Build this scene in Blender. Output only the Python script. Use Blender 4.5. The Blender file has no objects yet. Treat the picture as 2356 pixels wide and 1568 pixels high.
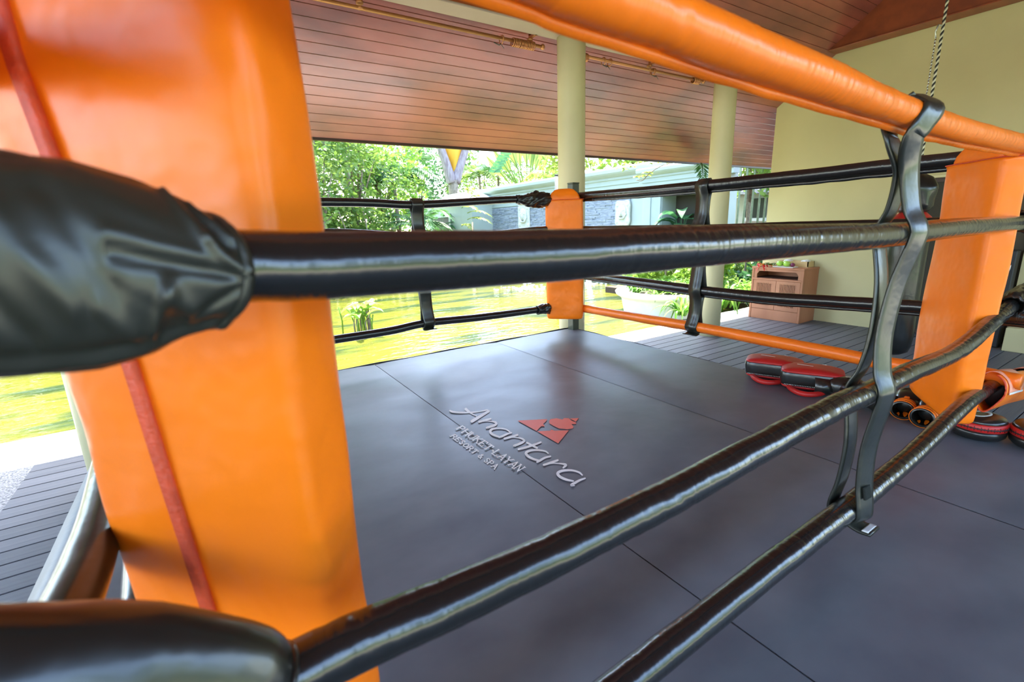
import bpy, math, random
from mathutils import Vector, Matrix, noise
random.seed(7)
SC = bpy.context.scene
COL = SC.collection
PI = math.pi

# ------------------------------------------------------------------ camera, sky, sun, exposure
FPX = 1081.15
CAM_H = 1.1
RM = Matrix(((0.8364252904691492, -0.1568904580845152, 0.5251458060630692),
             (-0.5471140705260945, -0.18211946270274693, 0.817005933354973),
             (-0.03254116310102152, -0.9706790846963244, -0.2381663016405532)))
cd = bpy.data.cameras.new('camera')
cam = bpy.data.objects.new('camera', cd); COL.objects.link(cam)
cd.sensor_width = 36.0; cd.lens = FPX / 2356 * 36.0
cd.clip_start = 0.02; cd.clip_end = 300
cd.dof.use_dof = True; cd.dof.focus_distance = 3.0; cd.dof.aperture_fstop = 3.2
cm = Matrix.Identity(4)
for r in range(3):
    cm[r][0] = RM[r][0]; cm[r][1] = -RM[r][1]; cm[r][2] = -RM[r][2]
cm[2][3] = CAM_H
cam.matrix_world = cm
SC.camera = cam

world = bpy.data.worlds.new('world'); SC.world = world; world.use_nodes = True
wn = world.node_tree; wn.nodes.clear()
sky = wn.nodes.new('ShaderNodeTexSky'); sky.sky_type = 'NISHITA'; sky.sun_disc = False
sky.sun_elevation = math.radians(62); sky.sun_rotation = math.radians(10)
sky.air_density = 1.0; sky.dust_density = 1.6; sky.ozone_density = 1.0; sky.altitude = 0
bg = wn.nodes.new('ShaderNodeBackground'); bg.inputs['Strength'].default_value = 0.50
wo = wn.nodes.new('ShaderNodeOutputWorld')
wn.links.new(sky.outputs[0], bg.inputs[0]); wn.links.new(bg.outputs[0], wo.inputs[0])
sd = bpy.data.lights.new('sun', 'SUN'); sd.energy = 6.6; sd.angle = math.radians(0.6); sd.color = (1.0, 0.95, 0.84)
sun = bpy.data.objects.new('sun', sd); COL.objects.link(sun)
# sun high over the pond, a little to the right
sun_dir = Vector((0.10, 0.31, 0.945)).normalized()
sun.rotation_euler = sun_dir.to_track_quat('Z', 'Y').to_euler()
SC.view_settings.view_transform = 'Standard'; SC.view_settings.look = 'None'
SC.view_settings.gamma = 1.0; SC.view_settings.use_curve_mapping = False
SC.view_settings.exposure = 2.1
SC.cycles.max_bounces = 10; SC.cycles.diffuse_bounces = 6; SC.cycles.glossy_bounces = 4
SC.cycles.transmission_bounces = 4; SC.cycles.transparent_max_bounces = 6
SC.cycles.sample_clamp_indirect = 8.0
SC.cycles.use_denoising = True

# ------------------------------------------------------------------ helpers
def at(px, py, axis, val):
    """world point where the line of sight of pixel (px, py) meets the plane axis = val"""
    d = RM @ Vector((px - 1178, py - 784, FPX))
    if axis == 2: t = (val - CAM_H) / d[2]
    else: t = val / d[axis]
    p = d * t; p.z += CAM_H
    return p

def lerp(a, b, t): return a + (b - a) * t
def interp(tab, x):
    if x <= tab[0][0]: return tab[0][1]
    for (a, va), (b, vb) in zip(tab, tab[1:]):
        if x <= b: return lerp(va, vb, (x - a) / (b - a))
    return tab[-1][1]

def smooth_path(pts, n):
    """Catmull-Rom through pts, n steps per span"""
    P = [Vector(p) for p in pts]; out = []
    for i in range(len(P) - 1):
        p0 = P[i - 1] if i else P[0] * 2 - P[1]
        p1, p2 = P[i], P[i + 1]
        p3 = P[i + 2] if i + 2 < len(P) else P[i + 1] * 2 - P[i]
        for k in range(n):
            t = k / n
            out.append(0.5 * ((2 * p1) + (p2 - p0) * t + (2 * p0 - 5 * p1 + 4 * p2 - p3) * t * t + (3 * p1 - p0 - 3 * p2 + p3) * t ** 3))
    out.append(P[-1]); return out

class MB:
    def __init__(s): s.v = []; s.f = []; s.sm = []
    def add(s, vs, fs, smooth=False):
        o = len(s.v); s.v += [Vector(v) for v in vs]
        for f in fs: s.f.append([o + i for i in f]); s.sm.append(smooth)
        return s
    def box(s, a, b, M=None):
        x0, y0, z0 = a; x1, y1, z1 = b
        vs = [Vector(p) for p in ((x0,y0,z0),(x1,y0,z0),(x1,y1,z0),(x0,y1,z0),(x0,y0,z1),(x1,y0,z1),(x1,y1,z1),(x0,y1,z1))]
        if M is not None: vs = [M @ v for v in vs]
        return s.add(vs, [(3,2,1,0),(4,5,6,7),(0,1,5,4),(1,2,6,5),(2,3,7,6),(3,0,4,7)])
    def cbox(s, a, b, c=0.01, M=None):
        """box with chamfered edges"""
        x0, y0, z0 = a; x1, y1, z1 = b
        rings = []
        for z, k in ((z0, c), (z0 + c, 0), (z1 - c, 0), (z1, c)):
            q = k
            rings.append([Vector(p) for p in ((x0+q+c,y0+q,z),(x1-q-c,y0+q,z),(x1-q,y0+q+c,z),(x1-q,y1-q-c,z),(x1-q-c,y1-q,z),(x0+q+c,y1-q,z),(x0+q,y1-q-c,z),(x0+q,y0+q+c,z))])
        if M is not None: rings = [[M @ v for v in r] for r in rings]
        return s.loft(rings, caps=True, smooth=False)
    def loft(s, rings, caps=True, smooth=True, closed=True):
        n = len(rings[0]); vs = [v for r in rings for v in r]; fs = []
        for i in range(len(rings) - 1):
            for j in range(n if closed else n - 1):
                k = (j + 1) % n
                fs.append((i*n+j, i*n+k, (i+1)*n+k, (i+1)*n+j))
        if caps and closed:
            fs.append(tuple(range(n - 1, -1, -1))); fs.append(tuple((len(rings)-1)*n + j for j in range(n)))
        return s.add(vs, fs, smooth)
    def tube(s, path, rad, seg=12, caps=True, fn=None, up=Vector((0, 0, 1)), smooth=True):
        """rad: number or list; fn(i, ang) -> radius factor"""
        path = [Vector(p) for p in path]; rings = []
        N = len(path)
        for i, p in enumerate(path):
            d = (path[min(i+1, N-1)] - path[max(i-1, 0)]).normalized()
            u = up if abs(d.dot(up)) < 0.98 else Vector((1, 0, 0))
            a = d.cross(u).normalized(); b = a.cross(d).normalized()
            r = rad[i] if isinstance(rad, (list, tuple)) else rad
            ring = []
            for j in range(seg):
                t = 2 * PI * j / seg
                q = r * (fn(i, t) if fn else 1)
                ring.append(p + a * (math.cos(t) * q) + b * (math.sin(t) * q))
            rings.append(ring)
        return s.loft(rings, caps, smooth)
    def lathe(s, prof, c=(0, 0, 0), seg=24, smooth=True, sx=1, sy=1, caps=True):
        rings = [[Vector((c[0] + r * sx * math.cos(2*PI*j/seg), c[1] + r * sy * math.sin(2*PI*j/seg), c[2] + z)) for j in range(seg)] for r, z in prof]
        return s.loft(rings, caps, smooth)
    def ellip(s, c, r, seg=16, rings=10, M=None, e=1.0, fn=None):
        R = []
        def pw(v, e): return math.copysign(abs(v) ** e, v)
        for i in range(1, rings):
            ph = -PI/2 + PI * i / rings; ring = []
            for j in range(seg):
                th = 2*PI*j/seg
                v = Vector((r[0]*pw(math.cos(ph), e)*pw(math.cos(th), e), r[1]*pw(math.cos(ph), e)*pw(math.sin(th), e), r[2]*pw(math.sin(ph), e)))
                if fn: v = fn(v)
                if M is not None: v = M @ v
                ring.append(Vector(c) + v)
            R.append(ring)
        return s.loft(R, True, True)
    def poly_prism(s, pts, up, smooth=False):
        n = len(pts); P = [Vector(p) for p in pts]; Q = [p + up for p in P]
        fs = [tuple(range(n)), tuple(range(2*n-1, n-1, -1))]
        for i in range(n): k = (i+1) % n; fs.append((i, i+n, k+n, k))
        return s.add(P + Q, fs, smooth)
    def xform(s, M):
        s.v = [M @ v for v in s.v]; return s
    def build(s, name, mat, parent=None, local=False, origin=None):
        me = bpy.data.meshes.new(name)
        if parent is not None:
            off = Vector((0, 0, 0)) if local else world_loc(parent)
        elif origin is not None: off = Vector(origin)
        elif local: off = Vector((0, 0, 0))
        else:
            xs = [v.x for v in s.v]; ys = [v.y for v in s.v]; zs = [v.z for v in s.v]
            off = Vector(((min(xs)+max(xs))/2, (min(ys)+max(ys))/2, min(zs)))
        me.from_pydata([v - off for v in s.v], [], s.f)
        me.polygons.foreach_set('use_smooth', s.sm)
        me.materials.append(mat); me.update()
        o = bpy.data.objects.new(name, me); COL.objects.link(o)
        if parent is not None: o.parent = parent
        else: o.location = off
        return o

def world_loc(o):
    p = Vector(o.location)
    while o.parent is not None: o = o.parent; p = p + Vector(o.location)
    return p

def tag(o, label, cat, group=None):
    o['label'] = label; o['category'] = cat
    if group: o['group'] = group
    return o
def thing(name, loc, label, cat, group=None, rz=0):
    o = bpy.data.objects.new(name, None); COL.objects.link(o)
    o.empty_display_size = 0.1; o.location = loc; o.rotation_euler = (0, 0, rz)
    return tag(o, label, cat, group)
def struct(o): o['kind'] = 'structure'; return o
def stuff(o): o['kind'] = 'stuff'; return o
def copy_tree(o, parent=None):
    c = o.copy(); COL.objects.link(c); c.parent = parent
    for ch in list(o.children): copy_tree(ch, c)
    return c

# ------------------------------------------------------------------ materials
def mat(name, color, rough=0.5, metal=0.0, spec=0.5, coat=0.0, coat_rough=0.1, var=0.0, nscale=6.0, color2=None,
        bump=0.0, bscale=40.0, stretch=(1, 1, 1), bstretch=(1, 1, 1), rand=0.0, transl=0.0, roughvar=0.0, ramp=(0.35, 0.65), detail=5.0, bdist=0.01, vec='Object'):
    m = bpy.data.materials.new(name); m.use_nodes = True
    nt = m.node_tree; N = nt.nodes; L = nt.links
    b = N['Principled BSDF']
    b.inputs['Roughness'].default_value = rough; b.inputs['Metallic'].default_value = metal
    b.inputs['Specular IOR Level'].default_value = spec
    b.inputs['Coat Weight'].default_value = coat; b.inputs['Coat Roughness'].default_value = coat_rough
    b.inputs['Base Color'].default_value = (*color, 1)
    tc = N.new('ShaderNodeTexCoord')
    tco = tc.outputs[vec] if vec != 'Position' else N.new('ShaderNodeNewGeometry').outputs['Position']
    src = None
    if color2 is None and var > 0: color2 = tuple(max(0, c * (1 - var)) for c in color)
    if color2 is not None:
        mp = N.new('ShaderNodeMapping'); mp.inputs['Scale'].default_value = stretch
        nz = N.new('ShaderNodeTexNoise'); nz.inputs['Scale'].default_value = nscale; nz.inputs['Detail'].default_value = detail
        cr = N.new('ShaderNodeValToRGB'); cr.color_ramp.elements[0].position = ramp[0]; cr.color_ramp.elements[1].position = ramp[1]
        cr.color_ramp.elements[0].color = (*color, 1); cr.color_ramp.elements[1].color = (*color2, 1)
        L.new(tco, mp.inputs[0]); L.new(mp.outputs[0], nz.inputs[0]); L.new(nz.outputs[0], cr.inputs[0])
        src = cr.outputs[0]
        if roughvar:
            mr = N.new('ShaderNodeMapRange'); mr.inputs[3].default_value = rough - roughvar; mr.inputs[4].default_value = rough + roughvar
            L.new(nz.outputs[0], mr.inputs[0]); L.new(mr.outputs[0], b.inputs['Roughness'])
    if rand > 0:
        oi = N.new('ShaderNodeObjectInfo'); mr = N.new('ShaderNodeMapRange')
        mr.inputs[3].default_value = 1 - rand; mr.inputs[4].default_value = 1 + rand * 0.4
        hs = N.new('ShaderNodeHueSaturation')
        L.new(oi.outputs['Random'], mr.inputs[0]); L.new(mr.outputs[0], hs.inputs['Value'])
        if src is not None: L.new(src, hs.inputs['Color'])
        else: hs.inputs['Color'].default_value = (*color, 1)
        src = hs.outputs[0]
    if src is not None: L.new(src, b.inputs['Base Color'])
    if bump > 0:
        mp2 = N.new('ShaderNodeMapping'); mp2.inputs['Scale'].default_value = bstretch
        nb = N.new('ShaderNodeTexNoise'); nb.inputs['Scale'].default_value = bscale; nb.inputs['Detail'].default_value = 3
        bp = N.new('ShaderNodeBump'); bp.inputs['Strength'].default_value = bump; bp.inputs['Distance'].default_value = bdist
        L.new(tco, mp2.inputs[0]); L.new(mp2.outputs[0], nb.inputs[0]); L.new(nb.outputs[0], bp.inputs['Height'])
        L.new(bp.outputs[0], b.inputs['Normal'])
        if coat > 0: L.new(bp.outputs[0], b.inputs['Coat Normal'])
    if transl > 0:
        tr = N.new('ShaderNodeBsdfTranslucent'); mx = N.new('ShaderNodeMixShader'); mx.inputs[0].default_value = transl
        if src is not None: L.new(src, tr.inputs[0])
        else: tr.inputs[0].default_value = (*color, 1)
        out = N['Material Output']
        L.new(b.outputs[0], mx.inputs[1]); L.new(tr.outputs[0], mx.inputs[2]); L.new(mx.outputs[0], out.inputs[0])
    return m

M = {}
M['orange'] = mat('orange_vinyl', (1.0, 0.205, 0.006), 0.34, spec=0.32, var=0.10, nscale=3, bump=0.5, bscale=4.5, bdist=0.035)
M['orange_x'] = mat('orange_vinyl_rope', (1.0, 0.20, 0.008), 0.30, spec=0.5, var=0.08, nscale=4, bump=0.6, bscale=7, bstretch=(5, 1, 1), bdist=0.006)
M['orange_y'] = mat('orange_vinyl_rope_side', (0.95, 0.19, 0.012), 0.33, spec=0.5, var=0.08, nscale=4, bump=0.5, bscale=7, bstretch=(1, 5, 1), bdist=0.005)
M['orange_dark'] = mat('orange_red_webbing', (0.72, 0.075, 0.02), 0.55, var=0.2, nscale=30, bump=0.3, bscale=120)
M['black_x'] = mat('black_vinyl_rope', (0.010, 0.010, 0.010), 0.22, spec=0.6, coat=0.35, coat_rough=0.08, bump=0.5, bscale=8, bstretch=(5, 1, 1), bdist=0.005)
M['black_y'] = mat('black_vinyl_rope_side', (0.010, 0.009, 0.008), 0.24, spec=0.6, coat=0.3, coat_rough=0.1, bump=0.5, bscale=8, bstretch=(1, 5, 1), bdist=0.005)
M['black'] = mat('black_vinyl', (0.011, 0.011, 0.010), 0.28, spec=0.55, coat=0.25, coat_rough=0.12, bump=0.3, bscale=9, bdist=0.01)
M['black_soft'] = mat('soft_black_vinyl', (0.018, 0.019, 0.014), 0.38, spec=0.6, coat=0.12, coat_rough=0.25, bump=0.2, bscale=9, bdist=0.01)
M['strap'] = mat('black_webbing_strap', (0.020, 0.022, 0.017), 0.33, spec=0.6, coat=0.3, coat_rough=0.2, var=0.3, nscale=20, bump=0.25, bscale=14, bdist=0.01)
M['velcro'] = mat('black_velcro', (0.018, 0.020, 0.018), 0.9, spec=0.2, bump=0.5, bscale=400, bdist=0.002)
M['velcro_pink'] = mat('pale_orange_velcro', (0.95, 0.36, 0.22), 0.55, var=0.12, nscale=12)
M['canvas'] = mat('dark_grey_canvas', (0.098, 0.108, 0.126), 0.40, spec=0.36, color2=(0.158, 0.168, 0.184), nscale=3.2, stretch=(1, 1.5, 1), roughvar=0.10, bump=0.22, bscale=3.2, detail=8, bdist=0.02, ramp=(0.3, 0.7))
M['canvas_edge'] = mat('grey_canvas_hem', (0.10, 0.10, 0.125), 0.42, var=0.2, nscale=6, bump=0.3, bscale=12)
M['seam_dark'] = mat('black_piping', (0.012, 0.012, 0.014), 0.5)
M['deck'] = mat('grey_deck_board', (0.098, 0.102, 0.115), 0.50, spec=0.26, color2=(0.135, 0.138, 0.148), nscale=3.5, stretch=(0.5, 14, 4), bump=0.25, bscale=10, bstretch=(0.6, 20, 4), rand=0.18, bdist=0.004, roughvar=0.08)
M['under'] = mat('dark_substructure', (0.02, 0.02, 0.022), 0.8)
M['curb'] = mat('white_stone_curb', (0.82, 0.82, 0.80), 0.6, var=0.06, nscale=8)
M['pebble'] = mat('pebble_wash', (0.12, 0.125, 0.125), 0.9, color2=(0.30, 0.305, 0.30), nscale=75, bump=0.8, bscale=75, ramp=(0.42, 0.58), vec='Object')
M['pebble_tan'] = mat('tan_paving', (0.42, 0.37, 0.28), 0.7, var=0.2, nscale=3)
M['cream'] = mat('cream_paint', (0.57, 0.505, 0.27), 0.62, spec=0.3, var=0.05, nscale=2, bump=0.08, bscale=60, bdist=0.003)
M['cream_col'] = mat('cream_column_paint', (0.63, 0.57, 0.33), 0.5, spec=0.35, var=0.06, nscale=3, bump=0.08, bscale=50, bdist=0.003)
M['wood_soffit'] = mat('varnished_red_wood', (0.36, 0.092, 0.060), 0.30, spec=0.5, coat=0.40, coat_rough=0.25, color2=(0.17, 0.046, 0.036), nscale=1.3, stretch=(0.8, 1.8, 1.8), rand=0.08, bump=0.10, bscale=2.5, bstretch=(1, 2, 2), detail=5, bdist=0.03, ramp=(0.38, 0.66), vec='Position')  # mottling paints garden and water reflections into the wood colour
M['wood_beam'] = mat('dark_red_beam_wood', (0.27, 0.062, 0.018), 0.42, spec=0.4, coat=0.1, color2=(0.19, 0.042, 0.014), nscale=2, stretch=(1, 3, 3), rand=0.08)
M['eave'] = mat('dark_eave_trim', (0.045, 0.018, 0.012), 0.5)
M['beam_underlight'] = mat('lit_beam_underside', (0.36, 0.27, 0.22), 0.5, var=0.08, nscale=3)  # pale tone stands for light caught on the beam's underside
M['copper'] = mat('copper_curtain_rod', (0.52, 0.22, 0.085), 0.35, metal=0.55, spec=0.6)
M['steel'] = mat('brushed_steel', (0.55, 0.55, 0.53), 0.3, metal=1.0)
M['dark_metal'] = mat('dark_bronze_metal', (0.035, 0.038, 0.028), 0.45, spec=0.5)
M['post'] = mat('olive_black_post', (0.05, 0.056, 0.035), 0.4, spec=0.5)
M['teak'] = mat('teak_cabinet_wood', (0.42, 0.165, 0.075), 0.45, color2=(0.33, 0.12, 0.05), nscale=3, stretch=(1, 1, 0.15), bump=0.1, bscale=8, bstretch=(5, 5, 0.5))
M['teak_dark'] = mat('cabinet_inside', (0.07, 0.03, 0.015), 0.7)
M['red'] = mat('red_leather', (0.46, 0.016, 0.014), 0.42, spec=0.4, coat=0.0, var=0.15, nscale=8, bump=0.15, bscale=20)
M['white'] = mat('white_print', (0.90, 0.90, 0.87), 0.6)
M['white_thread'] = mat('white_thread', (0.75, 0.72, 0.68), 0.7)
M['print_orange'] = mat('orange_red_print', (0.86, 0.14, 0.07), 0.55)
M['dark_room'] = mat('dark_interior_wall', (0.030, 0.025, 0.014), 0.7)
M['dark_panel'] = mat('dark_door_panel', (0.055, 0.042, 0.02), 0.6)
M['mint'] = mat('pale_mint_render', (0.34, 0.40, 0.36), 0.6, var=0.08, nscale=2, bump=0.05, bscale=30)
M['slate'] = mat('blue_grey_slate', (0.13, 0.16, 0.20), 0.6, color2=(0.34, 0.38, 0.42), nscale=6, stretch=(1, 1, 6), ramp=(0.3, 0.75))
M['stone_relief'] = mat('pale_carved_stone', (0.50, 0.54, 0.47), 0.65, var=0.2, nscale=12)
M['moss'] = mat('mossy_stone', (0.14, 0.17, 0.08), 0.8, color2=(0.30, 0.30, 0.25), nscale=5, bump=0.5, bscale=12)
M['soil'] = mat('soil', (0.06, 0.04, 0.025), 0.9, var=0.3, nscale=10)
M['grass'] = mat('lawn', (0.10, 0.20, 0.03), 0.8, color2=(0.16, 0.27, 0.05), nscale=3)
M['urn'] = mat('green_glazed_urn', (0.06, 0.17, 0.12), 0.3, var=0.4, nscale=6)
M['white_plate'] = mat('white_ceramic', (0.85, 0.85, 0.83), 0.25)
M['apple'] = mat('green_apple_skin', (0.36, 0.62, 0.08), 0.3, var=0.2, nscale=5)
M['plum'] = mat('dark_plum_skin', (0.16, 0.012, 0.06), 0.35)
M['tray_wood'] = mat('light_wood_tray', (0.62, 0.42, 0.17), 0.5, var=0.15, nscale=6)
M['towel'] = mat('white_towel', (0.82, 0.83, 0.86), 0.9, bump=0.4, bscale=60)
M['petal_red'] = mat('red_heliconia', (0.75, 0.03, 0.03), 0.45, transl=0.2)
M['petal_yel'] = mat('yellow_heliconia', (0.80, 0.55, 0.08), 0.45, transl=0.2)
M['trunk'] = mat('palm_trunk', (0.16, 0.12, 0.08), 0.85, color2=(0.28, 0.22, 0.15), nscale=9, bump=0.5, bscale=20)
M['sheath'] = mat('mauve_palm_sheath', (0.17, 0.12, 0.125), 0.7, color2=(0.30, 0.25, 0.25), nscale=5, stretch=(3, 3, 0.5))
M['golden'] = mat('golden_palm_infill', (0.78, 0.50, 0.07), 0.7, transl=0.4)
M['rope_white'] = mat('cream_cord', (0.68, 0.66, 0.50), 0.7)
M['rope_black'] = mat('black_cord', (0.02, 0.02, 0.018), 0.7)
def leafmat(n, c1, c2, tr=0.45, rough=0.45, sc=0.9):
    return mat(n, c1, rough, color2=c2, nscale=sc, transl=tr, rand=0.2, ramp=(0.35, 0.65), spec=0.4, detail=3)
M['bamboo'] = mat('pale_green_stem', (0.22, 0.27, 0.15), 0.5, var=0.3, nscale=8)
M['leaf_fine'] = leafmat('fine_green_leaves', (0.10, 0.22, 0.035), (0.24, 0.34, 0.07))
M['leaf_dark'] = leafmat('dark_palm_leaves', (0.035, 0.12, 0.035), (0.09, 0.20, 0.05), 0.35)
M['leaf_lime'] = leafmat('lime_leaves', (0.20, 0.38, 0.04), (0.34, 0.46, 0.08), 0.5)
M['leaf_strap'] = leafmat('strap_leaves', (0.09, 0.26, 0.03), (0.24, 0.42, 0.07), 0.4, 0.35, 5)
M['leaf_yel'] = leafmat('yellow_green_leaves', (0.30, 0.37, 0.06), (0.22, 0.33, 0.06), 0.5)
M['leaf_broad'] = leafmat('broad_green_leaves', (0.045, 0.15, 0.07), (0.10, 0.25, 0.08), 0.35, 0.3, 3)
M['house'] = mat('pale_house_wall', (0.62, 0.60, 0.52), 0.7)
M['shutter'] = mat('dark_grey_shutter', (0.10, 0.10, 0.11), 0.6)

# water: murky green pond
def water_mat():
    m = bpy.data.materials.new('pond_water'); m.use_nodes = True
    nt = m.node_tree; N = nt.nodes; L = nt.links; b = N['Principled BSDF']
    tc = N.new('ShaderNodeTexCoord')
    n1 = N.new('ShaderNodeTexNoise'); n1.inputs['Scale'].default_value = 0.8; n1.inputs['Detail'].default_value = 3
    cr = N.new('ShaderNodeValToRGB')
    cr.color_ramp.elements[0].position = 0.52; cr.color_ramp.elements[0].color = (0.105, 0.108, 0.016, 1)
    cr.color_ramp.elements[1].position = 0.62; cr.color_ramp.elements[1].color = (0.030, 0.048, 0.018, 1)  # darker patches put shade and reflections into the water colour
    mp0 = N.new('ShaderNodeMapping'); mp0.inputs['Scale'].default_value = (0.55, 1.8, 1); mp0.inputs['Rotation'].default_value = (0, 0, 0.35)
    L.new(tc.outputs['Object'], mp0.inputs[0]); L.new(mp0.outputs[0], n1.inputs[0]); L.new(n1.outputs[0], cr.inputs[0]); L.new(cr.outputs[0], b.inputs['Base Color'])
    b.inputs['Roughness'].default_value = 0.06; b.inputs['IOR'].default_value = 1.33
    mp = N.new('ShaderNodeMapping'); mp.inputs['Scale'].default_value = (1.0, 2.4, 1); mp.inputs['Rotation'].default_value = (0, 0, 0.5)
    nb = N.new('ShaderNodeTexNoise'); nb.inputs['Scale'].default_value = 2.6; nb.inputs['Detail'].default_value = 3
    bp = N.new('ShaderNodeBump'); bp.inputs['Strength'].default_value = 0.45; bp.inputs['Distance'].default_value = 0.06
    L.new(tc.outputs['Object'], mp.inputs[0]); L.new(mp.outputs[0], nb.inputs[0]); L.new(nb.outputs[0], bp.inputs['Height']); L.new(bp.outputs[0], b.inputs['Normal'])
    return m
M['water'] = water_mat()
M['foam'] = mat('white_foam', (0.85, 0.88, 0.88), 0.5, bump=0.6, bscale=40)

# ------------------------------------------------------------------ setting: ground, deck, curb, pond
ZD = -0.57       # deck level (the ring floor is z = 0)
ZW = -0.74       # water level
DECK_X0, DECK_X1, DECK_Y1, DECK_Y0 = -1.33, 12.2, 4.52, -4.4
g = MB(); g.box((-60, -70, -1.3), (60, 90, -1.0)); struct(g.build('ground', M['soil']))
g = MB(); g.box((-40, -60, -1.0), (40, -9.4, ZD - 0.03)); struct(g.build('lawn', M['grass']))
struct(MB().box((-40, -9.4, -1.0), (40, -4.4, ZD - 0.02)).build('paved_terrace', M['pebble_tan']))
floor = struct(MB().box((DECK_X0, DECK_Y0, ZD - 0.2), (DECK_X1, DECK_Y1, ZD - 0.03)).build('floor', M['under']))
bw = 0.15; nb_ = int((DECK_Y1 - DECK_Y0) / bw)
bm_ = MB().cbox((DECK_X0 - 5, 0.004, -0.025), (DECK_X1 - 5, bw - 0.004, 0.0), 0.003)
bme = None
for i in range(nb_):
    y = DECK_Y1 - (i + 1) * bw
    if bme is None:
        o = bm_.build('board', M['deck'], floor, local=True); bme = o.data
    else:
        o = bpy.data.objects.new('board', bme); COL.objects.link(o); o.parent = floor
    o.location = Vector((5, y, ZD)) - world_loc(floor)
for i in range(2):
    MB().cbox((DECK_X0, DECK_Y1 + i * .139 + .004, ZD - 0.025), (3.27, DECK_Y1 + (i + 1) * .139 - .002, ZD), 0.003).build('board', M['deck'], floor)
MB().box((DECK_X0, DECK_Y1, ZD - .2), (3.27, 4.798, ZD - .03)).build('joist', M['under'], floor)
# pebble wash and white curb along the pond
struct(MB().box((-6.0, 1.0, ZD - 0.25), (DECK_X0, 4.80, ZD - 0.012)).box((-6.0, 4.80, ZD - 0.25), (3.3, 5.12, ZD - 0.012)).build('pebble_strip', M['pebble']))
struct(MB().cbox((-6.5, 5.12, ZD - 0.5), (3.3, 5.52, ZD + 0.005), 0.012).build('kerb_left', M['curb']))
struct(MB().cbox((3.3, DECK_Y1 + 0.002, ZD - 0.5), (12.5, 5.02, ZD + 0.002), 0.012).build('kerb_right', M['curb']))
pond = MB()
pond.add([(-40, 5.0, ZW), (14, 5.0, ZW), (14, 60, ZW), (-40, 60, ZW)], [(0, 1, 2, 3)])
struct(pond.build('pond_water', M['water']))

# ------------------------------------------------------------------ columns
def column(x, y, label):
    o = MB().lathe([(0.148, ZD), (0.146, 0.5), (0.145, 2.4), (0.146, 2.945)], (x, y, 0), 40).build('column', M['cream_col'])
    struct(o); return o
column(3.50, 4.14, ''); column(6.15, 4.14, ''); column(-0.75, 4.14, '')

# ------------------------------------------------------------------ roof: planked slopes, beams
RS = 0.70; EY, EZ = 5.67, 2.08; RIDGE = 0.55
def roof_z(y): return EZ + RS * (EY - y)
ceiling = struct(MB().add([(-9, EY, EZ + 0.05), (14, EY, EZ + 0.05), (14, RIDGE, roof_z(RIDGE) + 0.05), (-9, RIDGE, roof_z(RIDGE) + 0.05),
    (-9, EY, EZ + 0.12), (14, EY, EZ + 0.12), (14, RIDGE, roof_z(RIDGE) + 0.12), (-9, RIDGE, roof_z(RIDGE) + 0.12)],
    [(3,2,1,0),(4,5,6,7),(0,1,5,4),(1,2,6,5),(2,3,7,6),(3,0,4,7)]).build('ceiling', M['eave']))
pp = 0.0896; npl = int((EY - RIDGE) / pp)
sl = MB()
dy, dz = pp, pp * RS
g_ = 0.0035
prof = [(0.0 + g_, 0.0), (pp - g_, 0.0)]
# one plank: board running along x, its face on the slope, joint recessed
nrm = Vector((0, RS, 1)).normalized(); dn = Vector((0, -1, RS)).normalized(); w_ = pp * math.sqrt(1 + RS * RS)
def plank_mb(w):
    m = MB(); a = dn * 0.0015; b = dn * (w - 0.0015); c = 0.003
    pts = [a + nrm * 0.02, a + nrm * c, a + dn * c, b - dn * c, b + nrm * c, b + nrm * 0.02]
    rings = [[p + Vector((x, 0, 0)) for p in pts] for x in (-8.6, 13.9)]
    m.loft(rings, True, False); return m
pl = None
for i in range(npl):
    y = EY - i * pp
    if pl is None:
        o = plank_mb(w_).build('plank', M['wood_soffit'], ceiling, local=True); pl = o.data
    else:
        o = bpy.data.objects.new('plank', pl); COL.objects.link(o); o.parent = ceiling
    o.location = Vector((0.05, y, roof_z(y))) - world_loc(ceiling)
RE = -3.5; REZ = roof_z(RIDGE) - RS * (RIDGE - RE)  # rear slope is unseen; its short reach is chosen to admit light
struct(MB().add([(-9, RIDGE, roof_z(RIDGE)), (14, RIDGE, roof_z(RIDGE)), (14, RE, REZ), (-9, RE, REZ),
    (-9, RIDGE, roof_z(RIDGE) + .1), (14, RIDGE, roof_z(RIDGE) + .1), (14, RE, REZ + .1), (-9, RE, REZ + .1)],
    [(3,2,1,0),(4,5,6,7),(0,1,5,4),(1,2,6,5),(2,3,7,6),(3,0,4,7)]).build('ceiling_rear', M['wood_beam']))
struct(MB().box((-8.6, EY - 0.012, EZ - 0.02), (13.9, EY + 0.03, EZ + 0.14)).build('trim_eave', M['eave']))
# eaves beam on the columns with an added pale strip painting its underside as lit
def zbeam(x0, x1, y0, y1, z0, z1):
    return MB().cbox((x0, y0, z0), (x1, y1, z1), 0.006)
bm1 = struct(zbeam(-8.6, 8.12, 4.05, 4.25, 2.955, 3.10).build('beam_front', M['wood_beam']))
bt = zbeam(-8.6, 8.12, 4.03, 4.26, 2.935, 2.955).build('lit_underside', M['beam_underlight'], bm1)
struct(zbeam(8.02, 8.26, -2.6, 3.92, 3.40, 3.86).build('beam_wall', M['wood_beam']))
struct(MB().cbox((8.00, -2.6, 3.385), (8.262, 3.90, 3.402), 0.004).build('trim_beam_wall', M['wood_beam']))
struct(zbeam(3.38, 3.62, -2.2, 4.03, 2.99, 3.30).build('beam_tie', M['wood_beam']))

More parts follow.
